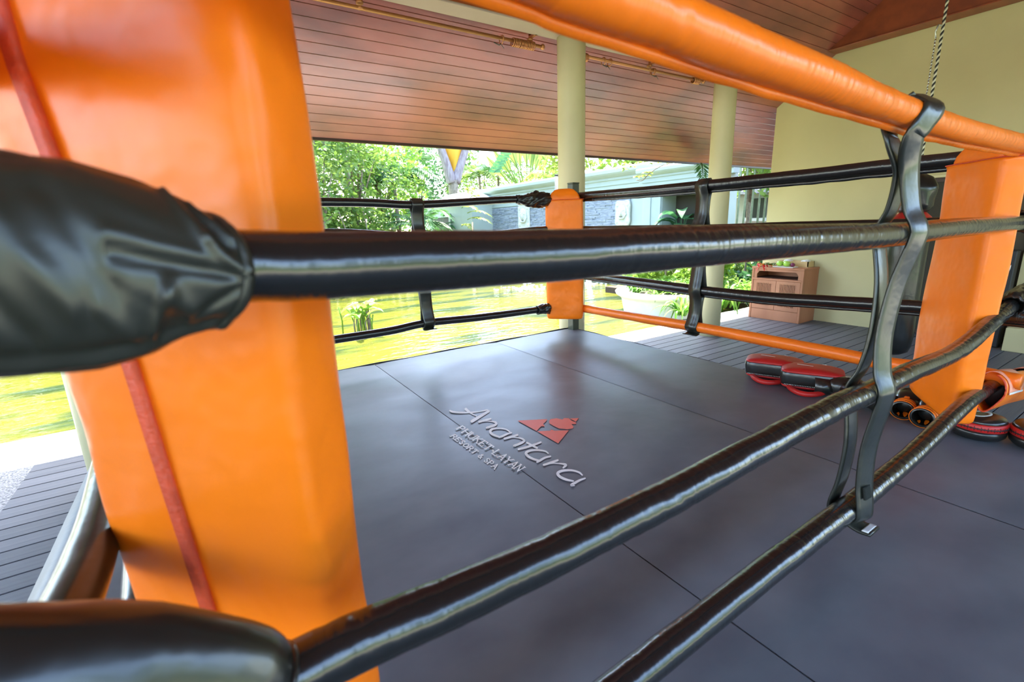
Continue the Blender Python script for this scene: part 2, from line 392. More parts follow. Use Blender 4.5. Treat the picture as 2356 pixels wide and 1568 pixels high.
# ------------------------------------------------------------------ gable wall at the right, with the dark doorway
WX = 8.27
wl = MB()
def wall_piece(y0, y1, z0, top):
    """prism from x = WX to WX + .22; top: function of y"""
    n = max(1, int(abs(y1 - y0) / 0.3)); ys = [lerp(y0, y1, i / n) for i in range(n + 1)]
    prof = [(y, z0) for y in ys] + [(y, top(y)) for y in reversed(ys)]
    wl.loft([[Vector((x, y, z)) for y, z in prof] for x in (WX, WX + 0.22)], True, False)
topf = lambda y: min(roof_z(y), roof_z(RIDGE) + RS * 0 if y > RIDGE else 9) if y >= RIDGE else EZ + RS * (y - RE)
DY1, DY0, DZ = 2.52, 1.44, 1.545
wall_piece(DY1, 4.61, ZD - 0.03, lambda y: roof_z(y))
wall_piece(DY0, DY1, DZ, lambda y: roof_z(y))
wall_piece(RIDGE, DY0, ZD - 0.03, lambda y: roof_z(y))
wall_piece(RE + .1, RIDGE, ZD - 0.03, lambda y: REZ + RS * (y - RE))
struct(wl.build('wall_right', M['cream']))
# dark room beyond the doorway
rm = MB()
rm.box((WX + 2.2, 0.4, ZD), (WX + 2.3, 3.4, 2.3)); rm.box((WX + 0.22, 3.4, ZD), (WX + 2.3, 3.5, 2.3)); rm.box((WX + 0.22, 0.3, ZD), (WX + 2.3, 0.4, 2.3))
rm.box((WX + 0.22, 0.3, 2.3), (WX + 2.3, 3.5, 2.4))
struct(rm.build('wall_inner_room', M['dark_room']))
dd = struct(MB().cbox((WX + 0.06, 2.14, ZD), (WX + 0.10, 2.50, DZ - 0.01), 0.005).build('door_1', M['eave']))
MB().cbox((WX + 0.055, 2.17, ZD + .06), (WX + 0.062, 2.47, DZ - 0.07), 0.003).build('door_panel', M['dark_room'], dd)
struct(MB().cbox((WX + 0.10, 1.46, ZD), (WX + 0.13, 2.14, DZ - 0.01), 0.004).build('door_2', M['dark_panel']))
fr = MB(); fr.cbox((WX - 0.015, DY0 - 0.0, DZ - 0.015), (WX + .2, DY1, DZ + 0.02), 0.004)
struct(fr.build('trim_doorway', M['cream_col']))

# ------------------------------------------------------------------ ring platform
RX0, RX1, RY0, RY1 = -0.61, 3.262, 0.10, 3.875
ring = thing('ring_platform', (1.3, 2.0, ZD), 'raised boxing ring floor covered in dark grey canvas with printed lettering', 'boxing ring')
MB().box((RX0 + 0.02, RY0 + 0.02, ZD), (RX1 - 0.02, RY1 - 0.02, -0.035)).build('base', M['seam_dark'], ring)
seams = [RX0, -0.11, 1.088, 2.288, RX1]
for i in range(4):
    a, b = seams[i] + (0.0024 if i else 0), seams[i + 1] - 0.0024
    # slightly uneven sheet
    nx, ny = 10, 34; top = []; m_ = MB(); vs = []
    for j in range(ny + 1):
        for k in range(nx + 1):
            x = lerp(a, b, k / nx); y = lerp(RY0, RY1, j / ny)
            e = min(1, (RY1 - y) / 0.05)
            z = 0.0022 * noise.noise(Vector((x * 1.7, y * 1.7, 3))) - (0.004 if (k in (0, nx) and seams[i + (k > 0)] in (1.088, 2.288)) else 0)
            if j == ny: z -= 0.006
            vs.append((x, y, z))
    fs = [(j*(nx+1)+k, j*(nx+1)+k+1, (j+1)*(nx+1)+k+1, (j+1)*(nx+1)+k) for j in range(ny) for k in range(nx)]
    m_.add(vs, fs, True)
    m_.box((a, RY0, -0.036), (b, RY1, -0.009))
    m_.build('canvas_sheet', M['canvas'], ring)
# piping round the edge and the hem on the left side
path = []
for i in range(41):
    t = i / 40; path.append((lerp(RX1, RX0, t), RY1 + 0.004 + 0.004 * math.sin(t * 23), -0.006 + 0.003 * math.sin(t * 37)))
e1 = MB().tube(path, 0.007, 8)
path = [(RX1 + 0.004 + 0.003 * math.sin(i * 1.1), lerp(RY0, RY1, i / 40), -0.006 + 0.003 * math.sin(i * 0.9)) for i in range(41)]
e1.tube(path, 0.007, 8); e1.build('edge_piping', M['seam_dark'], ring)
hem = MB(); rows = []
for i in range(60):
    y = lerp(RY0, RY1 - 0.01, i / 59); w = 0.006 * noise.noise(Vector((0, y * 3, 0)))
    rows.append([Vector((RX0 - 0.035, y, -0.06)), Vector((RX0 - 0.022, y, -0.004 + w * .3)), Vector((RX0 + 0.03, y, 0.008 + w * .5)), Vector((RX0 + 0.055 + w, y, 0.010)), Vector((RX0 + 0.058 + w, y, 0.002)), Vector((RX0, y, -0.02))])
hem.loft(rows, True, True); hem.build('edge_hem', M['canvas_edge'], ring)
MB().tube([(RX0 + 0.060 + 0.006 * noise.noise(Vector((0, lerp(RY0, RY1, i / 59) * 3, 0))), lerp(RY0, RY1 - 0.01, i / 59), 0.004) for i in range(60)], 0.0035, 6).build('hem_piping', M['canvas_edge'], ring)
MB().box((RX0 - 0.02, RY0, ZD), (RX0 + 0.01, RY1, -0.05)).box((RX0, RY1 - 0.01, ZD), (RX1, RY1 + 0.002, -0.03)).box((RX1 - 0.01, RY0, ZD), (RX1 + 0.002, RY1, -0.03)).box((RX0, RY0 - 0.002, ZD), (RX1, RY0 + 0.01, -0.03)).build('skirt', M['seam_dark'], ring)

# --- printed lettering and emblem on the canvas (traced in a plan of the floor)
PRZ = 0.0026
def fl(cx, cy): return at(980 + cx / 5.227, 880 + cy / 5.227, 2, PRZ)
def stroke(mb, pts, n=5):
    """pts: (x, y, width) in the tracing plan"""
    P = smooth_path([(p[0], p[1], p[2]) for p in pts], n) if len(pts) > 2 else [Vector(p) for p in pts]
    Lf, Rt = [], []
    for i, p in enumerate(P):
        d = (P[min(i+1, len(P)-1)] - P[max(i-1, 0)]); d.z = 0
        if d.length < 1e-6: d = Vector((1, 0, 0))
        d.normalize(); q = Vector((-d.y, d.x, 0)) * max(1.5, p.z) * 0.5
        Lf.append(p + q); Rt.append(p - q)
    vs = []
    for a, b in zip(Lf, Rt): vs.append(fl(a.x, a.y)); vs.append(fl(b.x, b.y))
    fs = [(2*i, 2*i+1, 2*i+3, 2*i+2) for i in range(len(P) - 1)]
    up = Vector((0, 0, 0.0004 + 0.0001 * random.random()))
    mb.add([v + up for v in vs], fs)
    # round ends
    for p in (P[0], P[-1]):
        c = [fl(p.x + p.z * .5 * math.cos(t * PI / 5), p.y + p.z * .5 * math.sin(t * PI / 5)) + up * 1.4 for t in range(10)]
        mb.add(c, [tuple(range(10))])
letters = [
 [[(755,342,30),(690,382,32),(610,430,36),(552,464,36)], [(742,325,18),(640,347,14),(520,358,18),(400,358,22),(320,348,24),(288,336,20)], [(480,318,34),(520,350,24),(560,378,16),(610,402,10)]],
 [[(778,434,22),(720,448,24),(640,471,26)], [(650,470,8),(740,462,10),(805,467,18),(846,484,26),(832,508,28),(780,526,28),(728,543,22),(765,545,6)]],
 [[(1010,592,14),(960,560,18),(880,548,20),(805,555,26),(774,580,30),(792,615,28),(850,642,24),(900,654,18)], [(1028,602,20),(980,615,22),(920,642,26),(880,656,20)]],
 [[(1100,628,24),(1030,650,26),(945,673,26)], [(960,668,8),(1060,657,10),(1140,668,18),(1182,692,26),(1162,716,28),(1110,740,28),(1055,760,20),(1082,764,6)]],
 [[(1380,716,22),(1300,745,26),(1200,778,28),(1114,800,24)], [(1218,722,24),(1270,750,24),(1335,784,24)]],
 [[(1470,848,16),(1430,822,20),(1340,810,22),(1250,817,28),(1203,845,32),(1230,885,30),(1300,920,26),(1370,937,20)], [(1498,885,20),(1430,902,24),(1380,930,28),(1338,953,24)]],
 [[(1585,932,24),(1510,957,28),(1418,988,26)], [(1430,980,8),(1540,968,12),(1620,972,16),(1682,988,30),(1652,1022,20)]],
 [[(1880,1110,18),(1840,1077,22),(1750,1053,24),(1645,1058,30),(1585,1087,34),(1612,1130,32),(1690,1165,28),(1770,1182,20)], [(1912,1150,20),(1850,1172,26),(1790,1205,30),(1748,1230,28),(1788,1238,10)]],
]
for L_ in letters:
    mb = MB()
    for s_ in L_: stroke(mb, s_, 8)
    o = mb.build('printed_letter', M['white'], ring)
# small serif capitals: strokes on a unit cell, x 0..1, y 0..1 ; (x0,y0,x1,y1,weight) ; serifs added at stroke ends
GL = {
 'P': ([(0,0,0,1,2),(0,1,.6,1,1),(.6,1,.85,.78,1.6),(.85,.78,.6,.5,1.6),(.6,.5,0,.5,1)], [(0,0)]),
 'H': ([(0,0,0,1,2),(.9,0,.9,1,2),(0,.5,.9,.5,1)], [(0,0),(0,1),(.9,0),(.9,1)]),
 'U': ([(0,1,0,.25,2),(0,.25,.2,0,1.6),(.2,0,.6,0,1),(.6,0,.85,.25,1),(.85,.25,.85,1,1)], [(0,1),(.85,1)]),
 'K': ([(0,0,0,1,2),(0,.4,.8,1,1),(.3,.6,.9,0,2)], [(0,0),(0,1),(.8,1),(.9,0)]),
 'E': ([(0,0,0,1,2),(0,1,.8,1,1),(0,.5,.6,.5,1),(0,0,.85,0,1),(.8,1,.8,.8,1),(.85,0,.85,.22,1)], [(0,0),(0,1)]),
 'T': ([(.45,0,.45,1,2),(0,1,.9,1,1),(0,1,0,.8,1),(.9,1,.9,.8,1)], [(.45,0)]),
 'L': ([(0,0,0,1,2),(0,0,.8,0,1),(.8,0,.8,.22,1)], [(0,0),(0,1)]),
 'A': ([(0,0,.5,1,1),(.5,1,.95,0,2),(.2,.35,.75,.35,1)], [(0,0),(.95,0)]),
 'Y': ([(0,1,.45,.5,2),(.9,1,.45,.5,1),(.45,.5,.45,0,2)], [(0,1),(.9,1),(.45,0)]),
 'N': ([(0,0,0,1,1),(0,1,.85,0,2),(.85,0,.85,1,1)], [(0,0),(0,1),(.85,1)]),
 'R': ([(0,0,0,1,2),(0,1,.6,1,1),(.6,1,.8,.78,1.6),(.8,.78,.6,.5,1.6),(.6,.5,0,.5,1),(.4,.5,.9,0,2)], [(0,0),(.9,0)]),
 'S': ([(.8,.8,.6,1,1),(.6,1,.25,1,1),(.25,1,.05,.78,1.4),(.05,.78,.3,.55,2),(.3,.55,.65,.42,2),(.65,.42,.8,.22,1.6),(.8,.22,.6,0,1),(.6,0,.25,0,1),(.25,0,.05,.2,1)], []),
 'O': ([(.45,1,.1,.8,1.2),(.1,.8,0,.5,2),(0,.5,.1,.2,2),(.1,.2,.45,0,1.2),(.45,0,.8,.2,1.2),(.8,.2,.9,.5,2),(.9,.5,.8,.8,2),(.8,.8,.45,1,1.2)], []),
 '&': ([(.9,0,.25,.75,2),(.25,.75,.4,1,1),(.4,1,.6,.8,1),(.6,.8,.15,.4,1),(.15,.4,.1,.15,1.6),(.1,.15,.4,0,1.2),(.4,0,.85,.45,1)], []),
}
def text_line(s, b0, b1, t0, t1, wt, adv):
    tot = sum(adv.get(c, 1.0) for c in s); u = 0
    def mp(u_, v_):
        B = (lerp(b0[0], b1[0], u_), lerp(b0[1], b1[1], u_)); T = (lerp(t0[0], t1[0], u_), lerp(t0[1], t1[1], u_))
        return (lerp(B[0], T[0], v_), lerp(B[1], T[1], v_))
    for c in s:
        w = adv.get(c, 1.0) / tot; cw = w * 0.80
        if c == '.':
            x, y = mp(u + cw * .5, .42)
            mb = MB(); stroke(mb, [(x - 3, y - 3, 24), (x + 3, y + 3, 24)]); mb.build('printed_dot', M['white'], ring)
        elif c != ' ':
            mb = MB(); S, se = GL[c]
            for x0, y0, x1, y1, k in S:
                a = mp(u + x0 * cw, y0); b = mp(u + x1 * cw, y1)
                stroke(mb, [(*a, wt * (0.9 + .6 * k)), (*b, wt * (0.9 + .6 * k))])
            for x0, y0 in se:
                a = mp(u + (x0 - .17) * cw, y0); b = mp(u + (x0 + .17) * cw, y0); stroke(mb, [(*a, wt), (*b, wt)])
            mb.build('printed_letter', M['white'], ring)
        u += w
ADV = {' ': .45, '.': .55, 'E': .9, 'L': .9, 'P': .9, 'S': .85}
text_line('PHUKET.LAYAN', (368, 556), (1122, 1080), (440, 518), (1212, 1028), 7.5, ADV)
text_line('RESORT & SPA', (292, 645), (836, 1048), (350, 622), (890, 1004), 7, ADV)
em = [[(1100,455),(1460,437),(1445,465),(1410,495),(1430,525),(1385,525),(1330,580)],
      [(1335,583),(1500,576),(1500,560),(1545,576),(1720,571),(1590,730)],
      [(1485,490),(1480,460),(1500,437),(1570,427),(1640,441),(1665,425),(1720,428),(1750,455),(1800,475),(1812,490),(1790,500),(1750,495),(1775,530),(1765,550),(1700,560),(1600,550),(1540,522)],
      [(1730,430),(1840,425),(1803,468)]]
for pg in em:
    mb = MB(); mb.add([fl(*p) + Vector((0, 0, .0004)) for p in pg], [tuple(range(len(pg)))])
    o = mb.build('printed_emblem', M['print_orange'], ring); o['label'] = 'flat orange piece of the printed triangle emblem'

# ------------------------------------------------------------------ corner posts and pads
def post(x, y, label, ztop=1.49):
    o = thing('corner_post', (x, y, ZD), label, 'post')
    MB().cbox((x - .042, y - .042, ZD), (x + .042, y + .042, ztop), 0.004).build('shaft', M['post'], o)
    MB().cbox((x - .045, y - .045, ztop), (x + .045, y + .045, ztop + 0.012), 0.003).build('cap', M['post'], o)
    return o
post(3.235, 3.80, 'square olive-black ring post standing behind the far orange corner pad', 1.485)
post(3.33, 0.34, 'ring post outside the right edge, past the orange pad beside the gloves')
post(-0.56, 3.87, 'ring post at the corner hidden behind the large near orange pad')
post(-0.52, 0.36, 'ring post at the near left corner, next to the camera')

def corner_pad(cx, cy, ang, label, zb=0.18, zt=1.42, w=0.36, t=0.14, wob=0.006, seam=True, zf=1.33, droop=0.0, seed=0, left=None):
    """ang: direction (deg) that the pad's face looks to"""
    o = thing('corner_pad', (cx, cy, zb), label, 'pad', None)
    a = math.radians(ang); n = Vector((math.cos(a), math.sin(a), 0)); s = Vector((-n.y, n.x, 0)); C = Vector((cx, cy, 0))
    SEG = 56
    def ring(z, ws, ts, e=0.32):
        out = []
        for j in range(SEG):
            th = 2 * PI * j / SEG
            cs, sn = math.cos(th), math.sin(th)
            u = math.copysign(abs(cs) ** e, cs) * w * .5 * ws; v = math.copysign(abs(sn) ** e, sn) * t * .5 * ts
            if left and u > 0: u *= interp(left, z)
            k = noise.noise(Vector((u * 3.2 + seed, v * 3.2, z * 2.2))) * wob * 2 + noise.noise(Vector((u * 9, v * 9 + seed, z * 6 + (u + v) * 10))) * wob
            q = Vector((u, v)); q = q * (1 + k / max(.05, q.length))
            zz = z - droop * (u / (w * .5)) * max(0, min(1, (zb + .5 - z) / .5))
            out.append(C + s * q.x + n * q.y + Vector((0, 0, zz)))
        return out
    body = []
    N = 46
    body.append(ring(zb, .80, .5)); body.append(ring(zb + .006, .93, .82)); body.append(ring(zb + .02, .985, .95))
    for i in range(N + 1):
        z = lerp(zb + .04, zf - .02, i / N); k = 1 + 0.012 * math.sin(z * 7 + seed)
        body.append(ring(z, k, k))
    body.append(ring(zf - .006, 1.03, 1.05)); body.append(ring(zf, .98, .9))
    MB().loft(body, True, True).build('pad_body', M['orange'], o)
    cap = [ring(zf - .02, .84, .86), ring(zf + .01, .86, .86), ring(zf + .035, .80, .82), ring(lerp(zf, zt, .62), .70, .70), ring(lerp(zf, zt, .9), .52, .5), ring(zt, .3, .25)]
    MB().loft(cap, True, True).build('top_cap', M['orange'], o)
    # hem stitched round the flap
    hr = ring(zf - .002, 1.045, 1.07); MB().tube(hr + hr[:1], 0.003, 6, caps=False).build('flap_hem', M['orange_dark'], o)
    if seam:
        # closing seam down the back of the pad
        rows = []
        for i in range(60):
            z = lerp(zb + .01, zf - .01, i / 59)
            off = interp([(.2, .028), (.45, .037), (.91, .078), (1.15, .118), (1.33, .150), (1.5, .158)], z)
            kk = noise.noise(Vector((off * 3.2 + seed, -t * .5 * 3.2, z * 2.2))) * wob * 2
            base = C + s * (off) - n * (t * .5 + .004 + kk)
            rows.append([base + s * .013 + Vector((0, 0, z)), base + s * .010 - n * .006 + Vector((0, 0, z)), base + s * .003 - n * .0035 + Vector((0, 0, z)), base - s * .004 - n * .0065 + Vector((0, 0, z)), base - s * .013 - n * .002 + Vector((0, 0, z)), base - s * .0 + n * .02 + Vector((0, 0, z))])
        MB().loft(rows, True, True).build('seam', M['orange_dark'], o)
    return o
corner_pad(0.0, 0.87, 45, 'huge near orange corner pad filling the left side, its stitched back seam towards the camera', 0.2, 1.66, .362, .145, wob=0.007, zf=1.56, seed=3, left=[(.2, 1.30), (.8, 1.33), (1.1, 1.46), (1.4, 1.62)])
corner_pad(3.0, 3.655, 225, 'far orange corner pad in front of the cream column by the pond', 0.165, 1.425, .36, .13, wob=0.004, seam=False, zf=1.325, seed=11)
corner_pad(2.975, 0.695, 135, 'orange corner pad at the right edge above the gloves and focus mitts', 0.15, 1.40, .36, .12, wob=0.006, seam=False, zf=1.31, droop=0.03, seed=23)
corner_pad(-0.33, 3.62, 315, 'orange corner pad hidden behind the large near one, by the left column', 0.165, 1.425, .36, .13, wob=0.004, seam=False, zf=1.325, seed=31)

# ------------------------------------------------------------------ ropes
def rope(name, pts, rads, label, m, cat='ring rope', flap=None, wrink=0.05, axis=0, n=26, group=None, flapmat=None):
    """pts: world points; rads: (t, r) table over 0..1"""
    P = smooth_path(pts, n); N = len(P)
    o = thing(name, P[0], label, cat, group)
    R = [interp(rads, i / (N - 1)) for i in range(N)]
    L = [0]
    for i in range(1, N): L.append(L[-1] + (P[i] - P[i-1]).length)
    sd_ = random.random() * 50
    def fn(i, t):
        s = L[i]
        k = 1 + wrink * 0.5 * noise.noise(Vector((s * 9 + sd_, math.cos(t) * .8, math.sin(t) * .8)))
        # creases: sharp pinches running round the tube
        c = noise.noise(Vector((s * 26 + sd_ + math.sin(t) * 1.2, 7, math.cos(t) * .5)))
        k -= wrink * 0.9 * max(0, abs(c) * 1.8 - .35) * (0.4 + 0.6 * noise.noise(Vector((s * 3 + sd_, 3, 3))) ** 2 * 4)
        return k
    MB().tube(P, R, 26, True, fn).build('cover', m, o)
    if flap:
        ang, wd = flap
        mb = MB(); rows = []
        for i in range(N):
            d = (P[min(i+1, N-1)] - P[max(i-1, 0)]).normalized(); a = d.cross(Vector((0, 0, 1))).normalized(); b = a.cross(d)
            wv = ang + 0.14 * noise.noise(Vector((L[i] * 5 + sd_, 0, 0)))
            dirv = a * math.cos(wv) + b * math.sin(wv); tn = a * -math.sin(wv) + b * math.cos(wv)
            r = R[i]; w2 = wd * (1 + .15 * noise.noise(Vector((L[i] * 11, 1, sd_))))
            rows.append([P[i] + dirv * (r * .9) + tn * .003, P[i] + dirv * (r + w2) + tn * .0018, P[i] + dirv * (r + w2) - tn * .0018, P[i] + dirv * (r * .9) - tn * .003])
        mb.loft(rows, True, True); mb.build('seam_flap', flapmat or m, o)
    return o

YN = 0.55
def near(l): return [at(x, y, 1, YN) for x, y in l]
n1 = near([(1240, -75), (1313, -38), (1500, 32), (1700, 114), (1900, 188), (2000, 227), (2100, 263), (2145, 279), (2230, 303), (2356, 331)])
n1 = [n1[0] + Vector((-0.42, 0, 0.02)), n1[0] + Vector((-0.18, 0, .01))] + n1 + [Vector((3.05, YN - .02, 1.34))]
rope('ring_rope', n1, [(0, .043), (.45, .041), (.62, .035), (1, .032)], 'thick orange top rope running across the upper right', M['orange_x'], flap=(-2.05, 0.016), wrink=0.10, n=22)
n2 = near([(560, 612), (700, 612), (1000, 600), (1290, 587), (1540, 570), (1830, 553), (2050, 540), (2200, 524), (2356, 511)])
n2 = [n2[0] + Vector((-0.05, 0, 0))] + n2 + [Vector((3.15, YN - .03, 1.055))]
rope('ring_rope', n2, [(0, .036), (.5, .0385), (.7, .034), (1, .029)], 'black vinyl rope crossing the picture at eye level, from the crumpled sleeve at left', M['black_x'], wrink=0.06, n=22)
n3 = near([(640, 1565), (850, 1464), (1200, 1308), (1500, 1163), (1640, 1089), (1900, 947), (2020, 892), (2080, 861), (2200, 808), (2285, 738), (2325, 703)])
n3 = [n3[0] + Vector((-0.06, 0, 0))] + n3
rope('ring_rope', n3, [(0, .037), (1, .033)], 'wrinkled black rope, third from the top on the near side, rising to the right pad', M['black_x'], wrink=0.14, flap=(-2.2, 0.008), n=26)
n4 = near([(1200, 1760), (1350, 1640), (1500, 1520), (1800, 1284), (1900, 1207), (1985, 1141), (2100, 1044), (2200, 947), (2245, 910), (2300, 877)])
n4 = [n4[0] + Vector((-0.28, 0, 0)), n4[0] + Vector((-0.14, 0, 0))] + n4
rope('ring_rope', n4, [(0, .037), (.6, .036), (1, .031)], 'lowest black rope on the near side, entering the open orange sleeve at right', M['black_x'], wrink=0.08, n=22)

def xs(l): return [at(x, y, 0, 3.15) for x, y in l]
def side_rope(l, r, label, m, y1=3.55, y0=0.9, zend=None, flap=None, flapmat=None):
    P = xs(l); P = [Vector((3.17, 3.72, P[0].z))] + P
    P.append(Vector((3.14, 0.46, P[-1].z)))
    rope('ring_rope', P, [(0, r), (.5, r * 1.05), (1, r)], label, m, wrink=0.07, n=14, flap=flap, flapmat=flapmat)
side_rope([(1350, 449), (1480, 439), (1620, 426), (1760, 412), (1900, 398), (2000, 386), (2120, 374), (2235, 362)], .034, 'black top rope from the far pad to the right pad, by the wall', M['black_y'], flap=(-1.5, .022))
side_rope([(1350, 527), (1620, 526), (1800, 522), (2060, 517), (2200, 513)], .031, 'second black rope of the far right side, just behind the eye-level near rope', M['black_y'])
side_rope([(1350, 632), (1500, 652), (1610, 667), (1760, 683), (1900, 692), (2060, 702), (2140, 708)], .034, 'third black rope of the far right side, crossing the wooden cabinet', M['black_y'], flap=(-1.5, .014))
side_rope([(1346, 709), (1470, 730), (1600, 751), (1750, 779), (1900, 807), (2060, 838), (2200, 850)], .036, 'lowest rope of the far right side, bright orange, above the thai pads', M['orange_y'], flap=(-1.9, .012), flapmat=M['orange_y'])

def back_rope(l, r, label, m):
    P = [at(x, y, 1, 3.75) for x, y in l]; P = [Vector((-.4, 3.72, P[0].z)), Vector((.2, 3.74, P[0].z))] + P + [Vector((3.1, 3.76, P[-1].z))]
    rope('ring_rope', P, [(0, r), (1, r)], label, m, wrink=0.05, n=14)
back_rope([(760, 465), (860, 467), (955, 471), (1100, 463), (1200, 458)], .033, 'black top rope on the pond side, left of the far orange pad', M['black_x'])
back_rope([(780, 535), (960, 545), (1100, 542), (1235, 528)], .030, 'second black rope on the pond side, mostly behind the eye-level near rope', M['black_x'])
back_rope([(800, 650), (968, 655), (1235, 640)], .030, 'third black rope on the pond side, behind the eye-level near rope', M['black_x'])
back_rope([(800, 776), (900, 760), (985, 742), (1100, 730), (1245, 711)], .034, 'lowest black rope on the pond side, just above the yellow-green water', M['black_x'])
for z, lb, mm in ((1.345, 'top rope of the left side behind the near orange pad', 'orange_y'), (1.05, 'second rope of the left side behind the near orange pad', 'black_y'),
                  (0.585, 'dark rope curving away at the lower left edge of the near pad', 'black_y'), (0.28, 'lowest rope of the left side below the near pad', 'black_y')):
    rope('ring_rope', [(-.25, .70, z), (-.235, .95, z), (-.25, 1.3, z), (-.33, 2.3, z), (-.44, 3.6, z)], [(0, .040), (.25, .037), (1, .033)], lb, M['orange_y' if mm[0] == 'o' else 'black'], wrink=0.02, n=12)

# --- sleeves that cover the turnbuckles
def sleeve(pts, hh, ht, label, m, wr=0.10, lip=0.010, seed=0, n=10, nm='rope_sleeve', skew=0.0, folds=(), SEG=40, wf=9.0):
    """pts along the sleeve; hh/ht: (t, half height / half thickness) tables; open end at the last point, with a rim"""
    P = smooth_path(pts, n); N = len(P)
    o = thing(nm, P[0], label, 'rope sleeve')
    rings = []
    for i, p in enumerate(P):
        d = (P[min(i+1, N-1)] - P[max(i-1, 0)]).normalized(); a = d.cross(Vector((0, 0, 1))).normalized(); b = a.cross(d)
        t = i / (N - 1); H_ = interp(hh, t); T_ = interp(ht, t); ring = []
        for j in range(SEG):
            th = 2 * PI * j / SEG
            q = Vector((math.cos(th) * .8, math.sin(th) * .8, 0))
            k = 1 + wr * noise.noise(Vector((t * wf + seed, q.x * 1.6, q.y * 1.6))) + wr * .7 * noise.noise(Vector((t * wf * 2.2 + q.y * 3, q.x * 3 + seed, q.y * 3)))
            k -= wr * .9 * max(0, 0.22 - abs(noise.noise(Vector((t * wf * .8 + q.y * 1.8 + seed, q.x * 2, 5))))) * 4
            dg = math.degrees(th if th <= PI else th - 2 * PI); f = 0
            for (ta, aa, tb, ab, wd_, am) in folds:
                dx, dy = (tb - ta), (ab - aa) / 400.0; qx, qy = t - ta, (dg - aa) / 400.0
                L2 = dx * dx + dy * dy; h_ = max(0, min(1, (qx * dx + qy * dy) / L2)); ds = math.hypot(qx - h_ * dx, qy - h_ * dy)
                f += am * math.exp(-(ds / wd_) ** 2)
            sk = skew * max(0, math.cos(th)) * max(0, (t - .8) / .2) ** 1.3
            ring.append(p + a * (math.cos(th) * T_ * k + f * math.cos(th)) + b * (math.sin(th) * H_ * k + f * math.sin(th)) + d * sk)
        rings.append(ring)
    # turn the end inwards
    c = P[-1]; dl = (P[-1] - P[-2]).normalized()
    rings.append([c + (v - c) * .97 + dl * lip * .6 for v in rings[N-1]])
    rings.append([c + (v - c) * .80 + dl * lip * .2 for v in rings[N-1]])
    rings.append([c + (v - c) * .72 - dl * .05 for v in rings[N-1]])
    MB().loft(rings, True, True).build('cover', m, o)
    MB().tube(rings[N-1] + rings[N-1][:1], 0.0045, 8, caps=False).build('rim_piping', m, o)
    return o
# near-left sleeves around the turnbuckles beside the camera
sl2 = [at(x, y, 1, YN) for x, y in ((-800, 590), (-400, 610), (-150, 618), (40, 617), (200, 617), (320, 617), (400, 619), (468, 624))]
sleeve(sl2, [(0, .085), (.43, .092), (.571, .090), (.714, .081), (.80, .074), (.857, .069), (.93, .061), (1, .053)], [(0, .05), (.6, .058), (.85, .056), (1, .050)],
       'large crumpled black vinyl sleeve in the left foreground, round the eye-level rope', M['black_soft'], wr=0.022, seed=2, n=20, wf=4.0, skew=.034, SEG=88, lip=.012,
       folds=[(0.66, 12, 0.97, 2, 0.0135, -0.0056), (0.66, 20, 0.9, 14, 0.0162, 0.0031), (0.83, 75, 0.92, 30, 0.0149, 0.005), (0.92, 30, 0.985, 8, 0.0135, 0.005), (0.86, 78, 0.97, 28, 0.0121, -0.0043), (0.9, 70, 0.985, 40, 0.0121, 0.0037),
              (0.76, -48, 0.83, -14, 0.0216, 0.005), (0.83, -14, 0.9, -38, 0.0216, 0.005), (0.8, -40, 0.86, -40, 0.0216, -0.0037), (0.9, -38, 0.98, -12, 0.0135, -0.0043), (0.4, 40, 0.56, -18, 0.0243, 0.005), (0.3, 30, 0.46, -35, 0.0243, -0.005),
              (0.52, 48, 0.66, -10, 0.0243, -0.0031), (0, -62, 1, -62, 0.0162, 0.0037), (0, -50, 0.95, -50, 0.0135, -0.0031), (0, -74, 0.97, -74, 0.0135, -0.0031), (0.62, -20, 0.72, -52, 0.0203, 0.0037)])
sl3 = [at(x, y, 1, YN - .02) for x, y in ((-500, 1640), (-100, 1630), (150, 1600), (400, 1590), (560, 1590), (625, 1592))]
sleeve(sl3, [(0, .085), (.5, .088), (.8, .070), (1, .050)], [(0, .06), (.5, .06), (1, .046)],
       'blurred dark sleeve in the bottom left corner round the third rope', M['black'], wr=0.02, seed=5, n=10, wf=4.0)
o = sleeve([(-.5, .56, 1.37), (-.2, .56, 1.37), (-.05, YN, 1.38)], [(0, .07), (1, .05)], [(0, .06), (1, .05)], 'orange sleeve of the near top rope, above the camera at left', M['orange'], seed=9)
# far-left end of the pond side rope at the far pad
e = [at(x, y, 1, 3.74) for x, y in ((1262, 457), (1240, 459), (1222, 461), (1205, 460), (1188, 459))]
sleeve(e, [(0, .06), (.3, .085), (.6, .065), (.85, .045), (1, .035)], [(0, .05), (.5, .055), (1, .036)], 'small crumpled black sleeve just left of the far orange pad', M['black'], wr=0.25, seed=14, n=8, lip=.004, wf=4.0)
e = [at(x, y, 1, 3.74) for x, y in ((1262, 709), (1252, 710), (1236, 713))]
sleeve(e, [(0, .06), (1, .042)], [(0, .05), (1, .042)], 'short black sleeve at the foot of the far orange pad', M['black'], wr=0.15, seed=16, n=6, lip=.004, wf=4.0)
# right corner: black sleeve of rope 3, open orange sleeve of rope 4
e = [at(x, y, 1, YN) for x, y in ((2560, 640), (2480, 655), (2400, 672), (2350, 690), (2322, 706))]
sleeve(e, [(0, .085), (.5, .085), (1, .062)], [(0, .06), (1, .055)], 'black crumpled sleeve at the right edge swallowing the third near rope', M['black'], wr=0.20, seed=21, n=10)
e = [at(x, y, 1, YN) for x, y in ((2560, 500), (2480, 502), (2400, 505), (2362, 508))]
sleeve(e, [(0, .08), (1, .055)], [(0, .06), (1, .05)], 'black sleeve past the right pad round the eye-level rope', M['black'], wr=0.2, seed=24, n=8)

